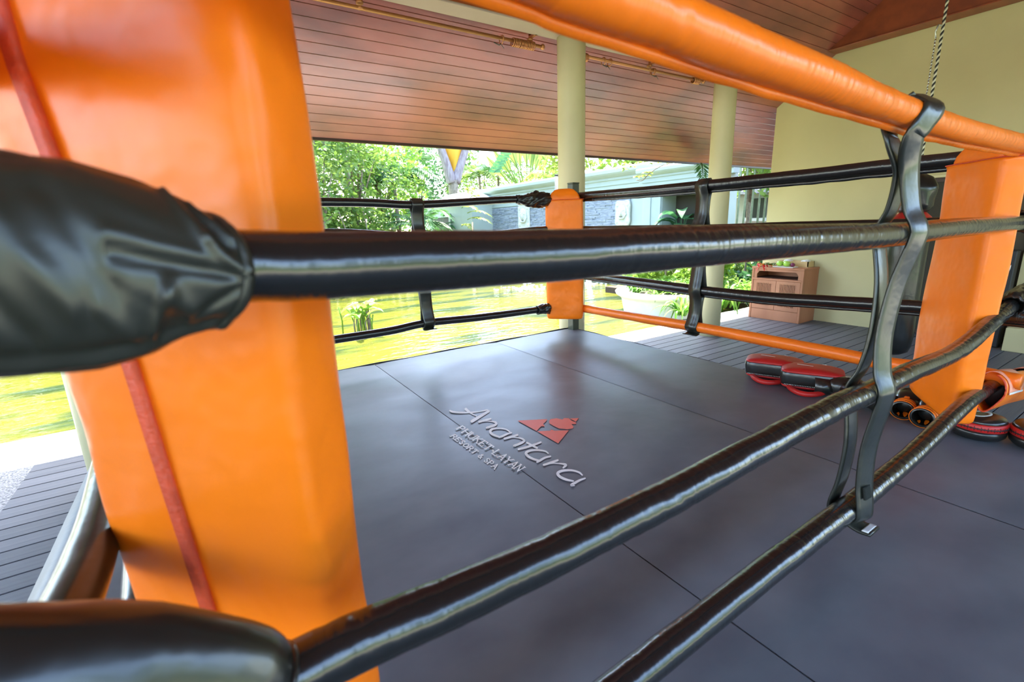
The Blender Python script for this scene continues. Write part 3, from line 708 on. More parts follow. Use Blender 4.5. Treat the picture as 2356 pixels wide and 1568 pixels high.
def orange_sleeve():
    c0 = at(2275, 895, 1, YN - .01); c1 = at(2330, 884, 1, YN - .01); c2 = at(2420, 868, 1, YN - .01); c3 = at(2560, 850, 1, YN - .02)
    P = smooth_path([c0, c1, c2, c3], 10); N = len(P)
    o = thing('rope_sleeve', P[0], 'open orange vinyl sleeve with pale velcro tabs at the right edge, above the focus mitts', 'rope sleeve')
    SEG = 40
    def ring(i, s, grow=0, a0=0, a1=2 * PI, n=SEG):
        p = P[i]; t = i / (N - 1)
        d = (P[min(i+1, N-1)] - P[max(i-1, 0)]).normalized(); a = d.cross(Vector((0, 0, 1))).normalized(); b = a.cross(d)
        out = []
        for j in range(n + 1):
            th = lerp(a0, a1, j / n)
            k = 1 + .07 * noise.noise(Vector((t * 5, math.cos(th) * 1.4, math.sin(th) * 1.4)))
            hgt = lerp(.080, .090, t); thk = lerp(.055, .060, t)
            sn = math.sin(th)
            low = 1.0 + (0.38 * max(0, -sn) ** 6 * (1 - t))       # pinched point hanging at the open end
            out.append(p + a * (math.cos(th) * (thk * k * s + grow)) + b * (sn * (hgt * k * s * low + grow)))
        return out
    # outer skin with a slot along the top
    a0, a1 = math.radians(128), math.radians(128 + 306)
    outer = [ring(i, 1, 0, a0, a1) for i in range(N)]; inner = [ring(i, .95, 0, a0, a1) for i in range(N)]
    MB().loft([o_ + list(reversed(i_)) for o_, i_ in zip(outer, inner)], True, True).build('cover', M['orange'], o)
    MB().loft([ring(i, .86, 0, 0, 2 * PI)[:-1] for i in range(3, N)], True, True).build('lining', M['seam_dark'], o)
    for (i0, i1) in ((1, 8), (12, 19)):
        st = [ring(i, 1, .005, math.radians(-5), math.radians(132), 24) for i in range(i0, i1 + 1)]
        st2 = [ring(i, 1, .002, math.radians(-5), math.radians(132), 24) for i in range(i0, i1 + 1)]
        MB().loft([o_ + list(reversed(i_)) for o_, i_ in zip(st, st2)], True, True).build('velcro_tab', M['velcro_pink'], o)
        e_ = [ring(i, 1, .006, math.radians(-9), math.radians(-2), 4) for i in range(i0, i1 + 1)]
        MB().loft(e_, False, True, closed=False).build('velcro_edge', M['white_thread'], o)
    rr = ring(0, .985, 0, a0, a1)
    MB().tube(rr, .004, 8).build('rim_piping', M['orange_dark'], o)
orange_sleeve()

# --- hanging straps that space the ropes
def strap_band(mb, cen, w, th=0.0035, wd=Vector((1, 0, 0))):
    """ribbon along centre points cen, width along wd"""
    P = smooth_path(cen, 6); rows = []
    for i, p in enumerate(P):
        d = (P[min(i+1, len(P)-1)] - P[max(i-1, 0)]).normalized()
        side = (wd - d * wd.dot(d)).normalized(); nn = d.cross(side)
        h_ = side * w * .5
        rows.append([p - h_ + nn * th, p - h_ * .62 + nn * th * 1.5, p + h_ * .62 + nn * th * 1.5, p + h_ + nn * th, p + h_ - nn * th, p - h_ - nn * th])
    mb.loft(rows, True, True)
SW = 0.070
near_rope_r = {1: .037, 2: .036, 3: .036, 4: .036}
sx = [at(2128, 275, 1, .515).x, at(2102, 540, 1, .515).x, at(2034, 880, 1, .515).x, at(1986, 1150, 1, .515).x]     # strap position along each rope (x)
def rope_at(P, x):
    for a, b in zip(P, P[1:]):
        if (a.x - x) * (b.x - x) <= 0: return a.lerp(b, (x - a.x) / (b.x - a.x) if b.x != a.x else 0)
    return P[-1]
cs = [rope_at(n, x) for n, x in zip((n1, n2, n3, n4), sx)]
st = thing('rope_strap', (cs[3].x, YN, cs[3].z), 'long black double strap tying the four near ropes together, with a velcro patch', 'strap')
for side, nmn in ((-1, 'front_band'), (1, 'back_band')):
    mb = MB(); pts = []
    y = lambda off: YN + side * off
    c = cs[0]; pts += [(c.x + .03, YN, c.z + .046), (c.x + .02, y(.042), c.z + .014), (c.x - .01, y(.036), c.z - .034)]
    pts += [(c.x - .02, y(.022), c.z - .07), (lerp(cs[0].x, cs[1].x, .5), y(.010), lerp(cs[0].z, cs[1].z, .45)), (cs[1].x - .005, y(.022), cs[1].z + .075)]
    for k in (1, 2):
        a, b = cs[k], cs[k + 1]
        pts += [(a.x, y(.044), a.z + .02), (a.x, y(.044), a.z - .02)]
        if k == 1: pts += [(lerp(a.x, b.x, .25), y(.020), lerp(a.z, b.z, .3)), (lerp(a.x, b.x, .6), y(.012), lerp(a.z, b.z, .6)), (lerp(a.x, b.x, .85), y(.024), lerp(a.z, b.z, .84))]
        else: pts += [(lerp(a.x, b.x, .4), y(.026), lerp(a.z, b.z, .42)), (lerp(a.x, b.x, .75), y(.030), lerp(a.z, b.z, .75))]
    c = cs[3]; pts += [(c.x, y(.043), c.z + .015), (c.x, y(.040), c.z - .022), (c.x, y(.012), c.z - .046)]
    strap_band(mb, pts, SW, .0035, Vector((1, -.26, 0)).normalized() if side < 0 else Vector((1, -.06, 0)).normalized()); mb.build(nmn, M['strap'], st)
mb = MB(); c = cs[3]
strap_band(mb, [(c.x + .01, YN - .005, c.z - .048), (c.x + .01, YN - .04, c.z - .056), (c.x + .01, YN - .075, c.z - .052)], SW, .004); mb.build('loose_end', M['strap'], st)
mb = MB(); strap_band(mb, [(c.x + .01, YN - .050, c.z - .049), (c.x + .01, YN - .068, c.z - .047)], SW * .9, .001); mb.build('pale_lining', M['white_plate'], st)
a, b = cs[2], cs[3]
mb = MB(); strap_band(mb, [(lerp(a.x, b.x, .80), YN - .036, lerp(a.z, b.z, .76)), (lerp(a.x, b.x, .90), YN - .045, lerp(a.z, b.z, .86))], SW * .62, .003); mb.build('velcro_patch', M['velcro'], st)

def far_strap(ps, axis, val, wd, label, w=0.10):
    P = [at(x, y, axis, val) for x, y in ps]
    o = thing('rope_strap', P[-1], label, 'strap')
    for sgn, nmn in ((-1, 'front_band'), (1, 'back_band')):
        pts = []
        off = Vector((0, sgn, 0)) if axis == 1 else Vector((sgn, 0, 0))
        for i in range(len(P) - 1):
            a, b = P[i], P[i + 1]
            if i == 0: pts.append(a + Vector((0, 0, .044)))
            pts += [a + off * .042, lerp(a, b, .25) + off * .016, lerp(a, b, .6) + off * .012, lerp(a, b, .85) + off * .03]
        pts += [P[-1] + off * .042, P[-1] + Vector((0, 0, -.046))]
        mb = MB(); strap_band(mb, pts, w, .004, wd); mb.build(nmn, M['strap'], o)
    mb = MB(); q = P[-1] + Vector((0, 0, -.048)); out = Vector((0, -1, 0)) if axis == 1 else Vector((-1, 0, 0))
    strap_band(mb, [q, q + out * .035 + Vector((0, 0, -.008)), q + out * .06 + Vector((0, 0, -.002))], w * 1.1, .003, wd); mb.build('loose_end', M['strap'], o)
far_strap([(1621, 426), (1612, 526), (1605, 667), (1596, 752)], 0, 3.15, Vector((0, 1, 0)), 'black strap joining the ropes in front of the second cream column', .10)
far_strap([(958, 470), (964, 545), (975, 655), (985, 742)], 1, 3.75, Vector((1, 0, 0)), 'black strap joining the ropes on the pond side, against the water', .10)

# ------------------------------------------------------------------ heavy bag and its cord
BX, BY = 6.35, 1.985
bag = thing('punching_bag', (BX, BY, -0.44), 'long black hanging punching bag with a red collar in front of the doorway', 'punching bag')
MB().lathe([(.03, -.44), (.10, -.435), (.155, -.40), (.178, -.33), (.186, -.2), (.184, .2), (.180, .6), (.178, .93), (.16, .98)], (BX, BY, 0), 36).build('body', M['black'], bag)
MB().lathe([(.165, .955), (.20, .96), (.205, .975), (.16, 1.05), (.08, 1.13), (.05, 1.15)], (BX, BY, 0), 36).build('collar', M['red'], bag)
mb = MB(); rings = []
for i in range(15):
    t = i / 14; z = lerp(1.10, 1.50, t); r = interp([(0, .12), (.15, .165), (.6, .175), (.85, .13), (1, .03)], t)
    rings.append([Vector((BX + math.cos(2*PI*j/40) * r * (1 + .22 * noise.noise(Vector((math.cos(2*PI*j/40) * 2, math.sin(2*PI*j/40) * 2, z * 5)))), BY + math.sin(2*PI*j/40) * r * (1 + .22 * noise.noise(Vector((math.cos(2*PI*j/40) * 2, math.sin(2*PI*j/40) * 2, z * 5 + 3)))), z)) for j in range(40)])
mb.loft(rings); mb.build('hood', M['black'], bag)
mb = MB()
for k in range(9):
    z = 1.16 + k * .035; x = BX - .19; mb.lathe([(.006, -.008), (.011, 0), (.006, .008)], (x - .0, BY + .02 + .003 * k, z), 8)
mb.build('chain', M['steel'], bag)
MB().box((BX - .188, BY - .07, .50), (BX - .186, BY - .05, .58)).build('white_mark', M['white'], bag)
cord = thing('ceiling_rope', (BX, BY, 1.5), 'cream and black twisted cord hanging from the roof over the punching bag', 'cord')
for ph, mm, nm in ((0, 'rope_white', 'cream_strand'), (PI, 'rope_black', 'black_strand')):
    P = [(BX + .0055 * math.cos(ph + i * .95), BY + .0055 * math.sin(ph + i * .95), 1.48 + i * .0085) for i in range(int((4.3 - 1.48) / .0085))]
    MB().tube(P, .0088, 6).build(nm, M[mm], cord)
mb = MB()
for i in range(44):
    z = 1.5 + i * .028; mb.tube([(BX - .02, BY + .035 + (.006 if i % 2 else 0), z), (BX - .02, BY + .035 + (0 if i % 2 else .006), z + .026)], .006, 6)
mb.build('side_chain', M['steel'], cord)
mb = MB(); mb.tube([(BX - .01, BY + .04, 2.74), (BX - .01, BY + .05, 2.80), (BX - .01, BY + .035, 2.86), (BX - .01, BY + .01, 2.84)], .007, 8).build('hook', M['steel'], cord)

# ------------------------------------------------------------------ cabinet with things on it
CX0, CX1, CY0, CY1 = 7.79, 8.262, 3.67, 4.505
ZC = 0.30
cab = thing('cabinet', ((CX0+CX1)/2, (CY0+CY1)/2, ZD), 'teak cabinet with two slatted doors standing against the cream wall', 'cabinet')
c0 = at(1852, 611, 1, CY0)
b_ = MB()
b_.cbox((CX0, CY0, ZD), (CX1, CY0 + .035, ZC - .02), .004); b_.cbox((CX0, CY1 - .035, ZD), (CX1, CY1, ZC - .02), .004)
b_.box((CX1 - .02, CY0 + .03, ZD), (CX1, CY1 - .03, ZC - .02)); b_.box((CX0 + .01, CY0 + .03, .095), (CX1, CY1 - .03, .115))
b_.build('carcass', M['teak'], cab)
MB().cbox((CX0 - .012, CY0 - .006, ZC - .03), (CX1, CY1 + .006, ZC), .005).build('top', M['teak'], cab)
MB().cbox((CX0 + .006, CY0 + .035, ZD), (CX0 + .03, CY1 - .035, ZD + .17), .004).build('plinth', M['teak'], cab)
# open shelf front with rounded cut-out
fz0, fz1 = .112, ZC - .03; m_ = MB(); n_ = 20
ya, yb = CY0 + .035, CY1 - .035
opening = []; outer = []
for i in range(n_ + 1):
    t = i / n_; y = lerp(ya + .05, yb - .05, t); edge = min(t, 1 - t) * (yb - ya - .1)
    zt = fz1 - .038 - (0 if edge > .07 else (.05 - math.sqrt(max(0, .05 ** 2 - (.05 - min(edge, .05)) ** 2))))
    opening.append((y, zt))
m_.loft([[Vector((CX0 + .008, y, z)), Vector((CX0 + .008, y, fz1)), Vector((CX0 + .024, y, fz1)), Vector((CX0 + .024, y, z))] for y, z in opening], True, False)
m_.box((CX0 + .008, ya, fz0), (CX0 + .024, ya + .05, fz1)); m_.box((CX0 + .008, yb - .05, fz0), (CX0 + .024, yb, fz1))
m_.build('shelf_front', M['teak'], cab)
MB().box((CX0 + .06, ya, .116), (CX1 - .021, yb, .12)).build('shelf_lining', M['teak_dark'], cab)
MB().cbox((CX0 - .004, ya - .02, .085), (CX0 + .02, yb + .02, .114), .004).build('rail', M['teak'], cab)
ym = (ya + yb) / 2
for (y0, y1) in ((ya + .004, ym - .003), (ym + .003, yb - .004)):
    z0, z1 = ZD + .175, .082; d = MB()
    fw = .062
    d.box((CX0 + .004, y0, z0), (CX0 + .026, y0 + fw, z1)).box((CX0 + .004, y1 - fw, z0), (CX0 + .026, y1, z1)).box((CX0 + .004, y0 + fw, z0), (CX0 + .026, y1 - fw, z0 + fw)).box((CX0 + .004, y0 + fw, z1 - fw * .8), (CX0 + .026, y1 - fw, z1))
    dr = d.build('door', M['teak'], cab)
    s_ = MB(); k = 11
    for i in range(k):
        yy = lerp(y0 + fw, y1 - fw, (i + .5) / k); s_.box((CX0 + .008, yy - .0065, z0 + fw), (CX0 + .02, yy + .006, z1 - fw * .8))
    so = s_.build('slats', M['teak'], dr); so['kind'] = 'stuff'
    MB().box((CX0 + .024, y0 + fw, z0 + fw), (CX0 + .027, y1 - fw, z1 - fw * .8)).build('backing', M['teak_dark'], dr)
# on top: plate with apples and plum, tray with towels, flowers, leaves
tag(MB().cbox((CX0 + .03, 3.86, ZC), (CX0 + .20, 4.20, ZC + .014), .006).build('plate', M['white_plate']), 'rectangular white plate of fruit on the cabinet', 'plate')
apple = None
for i, (y, x) in enumerate(((4.10, .09), (3.985, .08), (4.045, .15))):
    if apple is None:
        apple = thing('apple', (CX0 + x, y, ZC + .014), 'green apple on the white plate, left of the others', 'apple', 'green apples on the plate')
        MB().ellip((0, 0, .046), (.052, .052, .047), 18, 12, fn=lambda v: Vector((v.x, v.y, v.z - .010 * math.exp(-(v.x**2 + v.y**2) / .0005) * (1 if v.z > 0 else -.6)))).build('fruit', M['apple'], apple, local=True)
        MB().tube([(0, 0, .078), (.003, 0, .10)], .0022, 6).build('stem', M['trunk'], apple, local=True)
    else:
        c = copy_tree(apple); c.location = (CX0 + x, y, ZC + .014)
        c['label'] = ['', 'green apple on the white plate, right of the others', 'green apple at the back of the white plate'][i]
p_ = thing('plum', (CX0 + .09, 3.90, ZC + .014), 'dark red plum at the right end of the white plate', 'plum')
MB().ellip((0, 0, .032), (.034, .036, .032), 16, 10).build('fruit', M['plum'], p_, local=True)
MB().tube([(0, 0, .060), (.002, .004, .078)], .002, 6).build('stem', M['trunk'], p_, local=True)
tr = thing('tray', (CX0 + .32, 3.95, ZC), 'light wooden tray holding rolled towels on the cabinet', 'tray')
t0, t1, tx0, tx1 = 3.74, 4.20, CX0 + .24, CX1 - .03
MB().box((tx0, t0, ZC), (tx1, t1, ZC + .012)).build('tray_base', M['tray_wood'], tr)
MB().box((tx0, t0, ZC + .01), (tx0 + .014, t1, ZC + .09)).box((tx1 - .014, t0, ZC + .01), (tx1, t1, ZC + .09)).box((tx0, t0, ZC + .01), (tx1, t0 + .014, ZC + .09)).box((tx0, t1 - .014, ZC + .01), (tx1, t1, ZC + .09)).build('tray_side', M['tray_wood'], tr)
for i, y in enumerate((3.83, 4.10)):
    mb = MB(); rr = [[Vector((tx0 + .03 + x, y + .05 * math.cos(t * PI / 12) * (1 + .03 * math.sin(t)), ZC + .063 + .05 * math.sin(t * PI / 12))) for t in range(24)] for x in (0, .004, .10, .14, .144)]
    for k in (0, 4): rr[k] = [lerp(v, sum(rr[k], Vector()) / 24, .12) for v in rr[k]]
    mb.loft(rr); tag(mb.build('rolled_towel', M['towel']), ['rolled white towel at the right of the wooden tray', 'rolled white towel at the left of the wooden tray'][i], 'towel', 'towels in the tray')

def ribbon(mb, base, az, length, width, rise, droop, n=7, fold=0.25, twist=0.0):
    """one arching leaf"""
    d = Vector((math.cos(az), math.sin(az), 0)); s = Vector((-d.y, d.x, 0)); rows = []
    for i in range(n + 1):
        t = i / n; p = base + d * (length * t) + Vector((0, 0, rise * math.sin(t * PI * .5) - droop * t ** 2.4))
        w = width * math.sin(PI * min(1, (t * .88 + .12))) ** .7 if i < n else width * .03
        sd2 = (s + Vector((0, 0, twist * t))).normalized()
        rows.append([p - sd2 * w * .5 + Vector((0, 0, w * fold)), p, p + sd2 * w * .5 + Vector((0, 0, w * fold))])
    mb.loft(rows, False, True, closed=False)

fw_ = thing('heliconia_flowers', (CX0 + .06, 4.42, ZC), 'red and yellow tropical flowers lying at the left end of the cabinet top', 'flowers')
mr, my, mg = MB(), MB(), MB()
for i in range(16):
    az = PI + random.uniform(-1.3, 1.9); b0 = Vector((CX0 + .07, 4.40 + random.uniform(-.10, .08), ZC + .02))
    ribbon(mr if i % 3 else my, b0, az, random.uniform(.10, .17), .028, random.uniform(.02, .07), random.uniform(.02, .13), 5)
for i in range(8): ribbon(mg, Vector((CX0 + .10, 4.28 + random.uniform(-.1, .1), ZC + .02)), random.uniform(0, 6.28), .14, .05, .05, .04, 5)
mr.build('red_bracts', M['petal_red'], fw_); my.build('yellow_bracts', M['petal_yel'], fw_); mg.build('leaves', M['leaf_dark'], fw_)

# ------------------------------------------------------------------ bench / low cream block and the black case at the doorway
q = at(2303, 806, 2, ZD)
tag(MB().cbox((q.x, q.y - 1.2, ZD), (q.x + .32, q.y, at(2303, 752, 0, q.x).z), .006).build('low_block', M['cream']), 'low pale block standing on the deck at the far right edge', 'block')
case = thing('black_case', (WX + .05, 1.55, ZD), 'black case with a pale leaf-shaped mark leaning in the doorway', 'case')
MB().cbox((WX - .18, 1.46, ZD), (WX - .02, 1.80, .62), .01).build('case_body', M['seam_dark'], case)
mk = MB()
for dy_, l in ((0, .15), (.03, .11)):
    cy_ = 1.54 + dy_; cz_ = .30; pts = []
    for i in range(9):
        t = i / 8; pts.append(Vector((WX - .183, cy_ - .05 * t + .02 * math.sin(t * PI), cz_ + l * t)))
    for i in range(8, -1, -1):
        t = i / 8; pts.append(Vector((WX - .183, cy_ - .05 * t - .018 * math.sin(t * PI), cz_ + l * t)))
    mk.add(pts, [tuple(range(len(pts)))])
mk.build('pale_mark', M['white'], case)

# ------------------------------------------------------------------ training gear along the ring edge
def frame(loc, rz): return Matrix.Translation(loc) @ Matrix.Rotation(rz, 4, 'Z')
def thai_pad(loc, rz, label):
    """long kick pad lying on its back; local x = length"""
    o = thing('kick_pad', loc, label, 'kick pad', None, rz)
    L_, W_, H_ = .175, .105, .105
    SEG = 44
    def ring(z, s, bow=0.0):
        r = []
        for j in range(SEG):
            th = 2*PI*j/SEG; e = .38
            x = math.copysign(abs(math.cos(th)) ** e, math.cos(th)) * L_ * s; y = math.copysign(abs(math.sin(th)) ** e, math.sin(th)) * W_ * s
            r.append(Vector((x, y, z + bow * (1 - (x / L_) ** 2) * 1.0 - (bow * .8 if abs(x) < .04 else 0) * 0)))
        return r
    MB().loft([ring(.030, .93), ring(.036, .985), ring(.05, 1.0), ring(.095, 1.03), ring(.118, 1.01), ring(.124, .985)], True, True).build('side_wall', M['black'], o, local=True)
    MB().loft([ring(.119, 1.0), ring(.126, .995), ring(.132, .95, .006), ring(.136, .80, .012), ring(.138, .5, .014), ring(.139, .1, .014)], True, True).build('strike_face', M['red'], o, local=True)
    MB().loft([ring(.016, .90), ring(.022, .95), ring(.034, .96), ring(.036, .9)], True, True).build('back_panel', M['red'], o, local=True)
    # handle loop towards -y
    P = smooth_path([(-.12, -.085, .024), (-.10, -.135, .020), (-.06, -.178, .018), (-.01, -.185, .018), (.04, -.155, .02), (.085, -.095, .024)], 8)
    MB().tube(P, .017, 12).build('handle', M['red'], o, local=True)
    mb = MB()
    for i in range(34):
        x = lerp(-.15, .15, i / 33); mb.box((x, -W_ * .985 - .001, .040), (x + .004, -W_ * .95, .043))
    s_ = mb.build('stitching', M['white_thread'], o, local=True); s_['kind'] = 'stuff'
    for z in (.02,): MB().cbox((-.09, -.05, 0), (.09, .05, .018), .005).build('arm_strap', M['black'], o, local=True)
    MB().add([(-.09, .005, .1535), (.0, -.012, .1535), (.004, -.004, .1537), (-.085, .013, .1537)], [(0, 1, 2, 3)]).add([(.05, .06, .1535), (.075, .05, .1535), (.078, .058, .1535), (.055, .068, .1535)], [(0, 1, 2, 3)]).build('white_print', M['white'], o, local=True)
    return o
thai_pad(Vector(at(1778, 868, 2, 0.003)) , math.radians(-66), 'red-topped black kick pad lying on the ring edge, the left of the two')
o2 = thai_pad(Vector(at(1864, 893, 2, 0.003)), math.radians(-64), 'red-topped black kick pad lying on the ring edge, the right of the two')
MB().tube(smooth_path([(.08, -.11, .06), (.12, -.125, .06), (.125, -.13, .03), (.13, -.14, .010), (.155, -.165, .003)], 6), .0022, 6).build('loose_lace', M['white_thread'], o2, local=True)

def glove(loc, rz, label, lie=0.0, cuff_or=True, flip=1):
    """boxing glove lying; local +x = towards the knuckles, cuff opening at -x"""
    o = thing('boxing_glove', loc, label, 'boxing glove', None, rz)
    def shape(v):
        k = 1 + .12 * max(0, v.x / .1); return Vector((v.x, v.y * k, v.z * k * (1.05 if v.x > 0 else .95) - .012 * max(0, v.x / .1)))
    MB().ellip((.045, 0, .068), (.105, .068, .066), 28, 18, e=.82, fn=shape).build('fist', M['black'], o, local=True)
    P = smooth_path([(-.02, flip * .05, .07), (.02, flip * .082, .075), (.065, flip * .086, .075), (.10, flip * .062, .072)], 6)
    MB().tube(P, [interp([(0, .022), (.4, .029), (.8, .026), (1, .012)], i / (len(P) - 1)) for i in range(len(P))], 14).build('thumb', M['black'], o, local=True)
    def cyl(x0, x1, r0, r1, th):
        out = [[Vector((x, r * math.cos(2*PI*j/30), .058 + r * math.sin(2*PI*j/30) * .95)) for j in range(30)] for x, r in ((x0, r0 - th), (x0, r0), (x1, r1), (x1, r1 - th), (x0, r0 - th))]
        return MB().loft(out, False, True)
    cyl(-.125, -.02, .054, .050, .010).build('cuff', M['black'], o, local=True)
    if cuff_or:
        for a, b in ((-.122, -.105), (-.098, -.060)):
            cyl(a, b, .0575, .0570, .004).build('orange_band', M['orange'], o, local=True)
        mb = MB(); ribbon(mb, Vector((-.11, .0, .012)), 0.15, .08, .05, .006, 0.0, 5); mb.build('orange_lining', M['orange'], o, local=True)
        MB().cbox((-.06, -.012, .106), (.0, .012, .114), .003).build('orange_tab', M['orange'], o, local=True)
    return o
g1 = at(2074, 966, 2, 0.003) + Vector((.118, .02, 0)); glove(g1, math.radians(8), 'black boxing glove with orange cuff, open end forward, left one of the pair', flip=-1)
g2 = at(2118, 984, 2, 0.003) + Vector((.118, .0, 0)); glove(g2, math.radians(0), 'black boxing glove with orange cuff, open end forward, right one nearest the orange pad', flip=1)
g3 = at(1925, 912, 2, 0.003); gg = glove(g3, math.radians(-60), 'plain black boxing glove lying beside the right kick pad', cuff_or=False)
MB().add([(.03, -.02, .1375), (.075, -.012, .1370), (.073, -.004, .1372), (.028, -.012, .1377)], [(0, 1, 2, 3)]).build('white_print', M['white'], gg, local=True)
g4 = at(1990, 935, 2, 0.003); glove(g4, math.radians(-100), 'plain black boxing glove partly behind the third near rope and the strap', cuff_or=False)

def mitt(loc, rz, label):
    o = thing('focus_mitt', loc, label, 'focus mitt', None, rz)
    MB().lathe([(.04, 0), (.088, .004), (.104, .020), (.108, .040), (.104, .052)], (0, 0, 0), 40, sx=1.02).build('palm_side', M['black'], o, local=True)
    MB().lathe([(.100, .050), (.107, .054), (.108, .086), (.100, .092)], (0, 0, 0), 40, sx=1.02).build('red_band', M['red'], o, local=True)
    MB().lathe([(.095, .086), (.102, .092), (.094, .106), (.06, .114), (.02, .116)], (0, 0, 0), 40, sx=1.02).build('back_side', M['black'], o, local=True)
    mb = MB()
    for j in range(56):
        th = 2*PI*j/56; c, s = math.cos(th), math.sin(th)
        mb.tube([(c*.108*1.02, s*.108, .060 + .004 * (j % 2)), (c*.1095*1.02, s*.1095, .070), (c*.108*1.02, s*.108, .080 - .004 * (j % 2))], .0012, 5)
    s_ = mb.build('stitching', M['seam_dark'], o, local=True); s_['kind'] = 'stuff'
    MB().tube([(.109*1.02*math.cos(t), .109*math.sin(t), .070) for t in [i * 2 * PI / 48 for i in range(49)]], .003, 6, caps=False).build('lacing', M['seam_dark'], o, local=True)
    MB().lathe([(.030, .1145), (.031, .1165), (.044, .1165), (.045, .1135)], (.0, .0, 0), 28, sx=1.3, sy=.8).build('grey_ring_print', M['stone_relief'], o, local=True)
    return o
mitt(at(2245, 1000, 2, 0.003), math.radians(-20), 'black round focus mitt with red laced band under the orange sleeve')
mitt(at(2390, 1028, 2, 0.003), math.radians(-28), 'black round focus mitt with red laced band cut off by the right edge')

# ------------------------------------------------------------------ curtain rods under the beam
def rod(x0, x1, label, coils, brackets, extra=()):
    y, z = 4.36, 2.885
    o = thing('curtain_rod', ((x0 + x1) / 2, y, z), label, 'curtain rod')
    MB().tube([(x0, y, z), (x1, y, z)], .016, 12).build('rod', M['copper'], o)
    MB().lathe([(.012, -.025), (.024, -.012), (.026, 0), (.024, .012), (.012, .025)], (x0, y, z), 12).lathe([(.012, -.025), (.024, -.012), (.026, 0), (.024, .012), (.012, .025)], (x1, y, z), 12).build('finial', M['copper'], o)
    for bx in brackets:
        MB().lathe([(.03, .0), (.03, .02), (.014, .03), (.014, .06)], (bx, y - .0, z + .03), 12).lathe([(.024, 0), (.024, .02)], (bx, y, z - .01), 12).box((bx - .015, 4.24, z + .05), (bx + .015, y, z + .07)).build('bracket', M['copper'], o)
    me = None
    for i, cx in enumerate(coils):
        if me is None:
            P = [Vector((0, .036 * math.cos(t), .036 * math.sin(t) - .012)) for t in [k * 2 * PI / 18 for k in range(19)]]
            r = MB().tube(P, .0055, 6, caps=False, up=Vector((1, 0, 0))).build('ring', M['copper'], o, local=True); me = r.data
        else: r = bpy.data.objects.new('ring', me); COL.objects.link(r); r.parent = o
        r.location = Vector((cx, y, z)) - world_loc(o)
        r.rotation_euler = (0, random.uniform(-.12, .12), 0)
    for hx in extra:
        MB().tube([(hx - .03, y, z - .05), (hx + .03, y, z - .065), (hx + .045, y, z - .05)], .005, 6).tube([(hx + .045, y, z - .05), (hx + .085, y, z - .085)], .003, 6).build('hook', M['dark_metal'], o)
rod(-6.0, 3.30, 'long copper curtain rod under the beam, left of the near cream column', [2.93 + i * .018 for i in range(15)] + [2.80], [-3.2, -1.2, 1.42, 3.14], (2.74,))
rod(3.68, 5.98, 'short copper curtain rod under the beam between the two cream columns', [3.78 + i * .014 for i in range(10)] + [4.16, 4.26] + [4.98, 5.0] + [5.76 + i * .014 for i in range(9)], [3.80, 4.92, 5.86], (4.18, 5.0))

# ------------------------------------------------------------------ beyond the pond: feature wall, planter, waterfall
FX = 11.5
fwall = struct(MB().box((FX, 9.6, -1.0), (FX + .4, 23.6, 2.62)).build('garden_wall', M['mint']))
def cornice(x, y0, y1, z, parent, k=1.0):
    """moulding along y on the face at x; rings swept"""
    pr = [(0, -.36), (-.03, -.36), (-.03, -.22), (-.07, -.20), (-.07, -.13), (-.12, -.11), (-.20, -.05), (-.24, 0), (-.24, .10), (-.20, .15), (0, .17), (.3, .17), (.3, -.36)]
    rings = [[Vector((x + a * k, y, z + b * k)) for a, b in pr] for y in (y0, y1)]
    return MB().loft(rings, True, False).build('cornice', M['mint'], parent)
cornice(FX, 9.7, 23.7, 2.62, fwall)
MB().box((FX - .05, 9.7, 1.90), (FX, 23.5, 1.98)).build('moulding', M['mint'], fwall)
# slate cladding between the piers: staggered split stones
sl_ = MB(); z = -0.72; rr_ = 0
while z < 1.80:
    h_ = random.choice((.045, .06, .075)); y = 10.75 - random.random() * .2
    while y < 19.6:
        l_ = random.uniform(.18, .5); d_ = random.uniform(.02, .055)
        sl_.box((FX - d_, max(10.75, y) + .002, z + .002), (FX + .01, min(19.6, y + l_) - .002, z + h_ - .002)); y += l_
    z += h_
slo = stuff(sl_.build('slate_cladding', M['slate'], fwall))
def plaque(y, z, label, s=1.0):
    o = thing('wall_plaque', (FX - .06, y, z - .42 * s), label, 'plaque')
    out = []
    for i in range(48):
        t = 2 * PI * i / 48; c, sn = math.cos(t), math.sin(t)
        r = .40 * s * (1 + .30 * abs(math.sin(2 * t)) ** 3)
        out.append((c * r * .80, sn * r))
    MB().loft([[Vector((FX - .06 - d, y + a * k, z + b * k)) for a, b in out] for d, k in ((0, 1), (.05, 1), (.07, .94), (.06, .9))], True, False).build('slab', M['stone_relief'], o)
    f = MB(); xx = FX - .13
    f.ellip((xx, y, z + .05 * s), (.06, .20 * s, .22 * s)).ellip((xx - .05, y, z + .0), (.04, .05 * s, .08 * s)).ellip((xx - .04, y - .09 * s, z + .08 * s), (.03, .04 * s, .03 * s)).ellip((xx - .04, y + .09 * s, z + .08 * s), (.03, .04 * s, .03 * s))
    for a in range(4):
        an = PI / 4 + a * PI / 2; f.ellip((xx + .02, y + math.cos(an) * .33 * s, z + math.sin(an) * .38 * s), (.03, .07 * s, .07 * s), 12, 8)
    f.tube([(xx - .01, y - .2 * s, z - .02), (xx - .02, y - .1 * s, z - .17 * s), (xx - .02, y + .1 * s, z - .17 * s), (xx - .01, y + .2 * s, z - .02)], .03 * s, 8)
    f.build('carving', M['stone_relief'], o)
    MB().tube([(xx - .04, y - .06 * s, z - .10 * s), (xx - .05, y, z - .12 * s), (xx - .04, y + .06 * s, z - .10 * s)], .012, 6).build('mouth', M['dark_metal'], o)
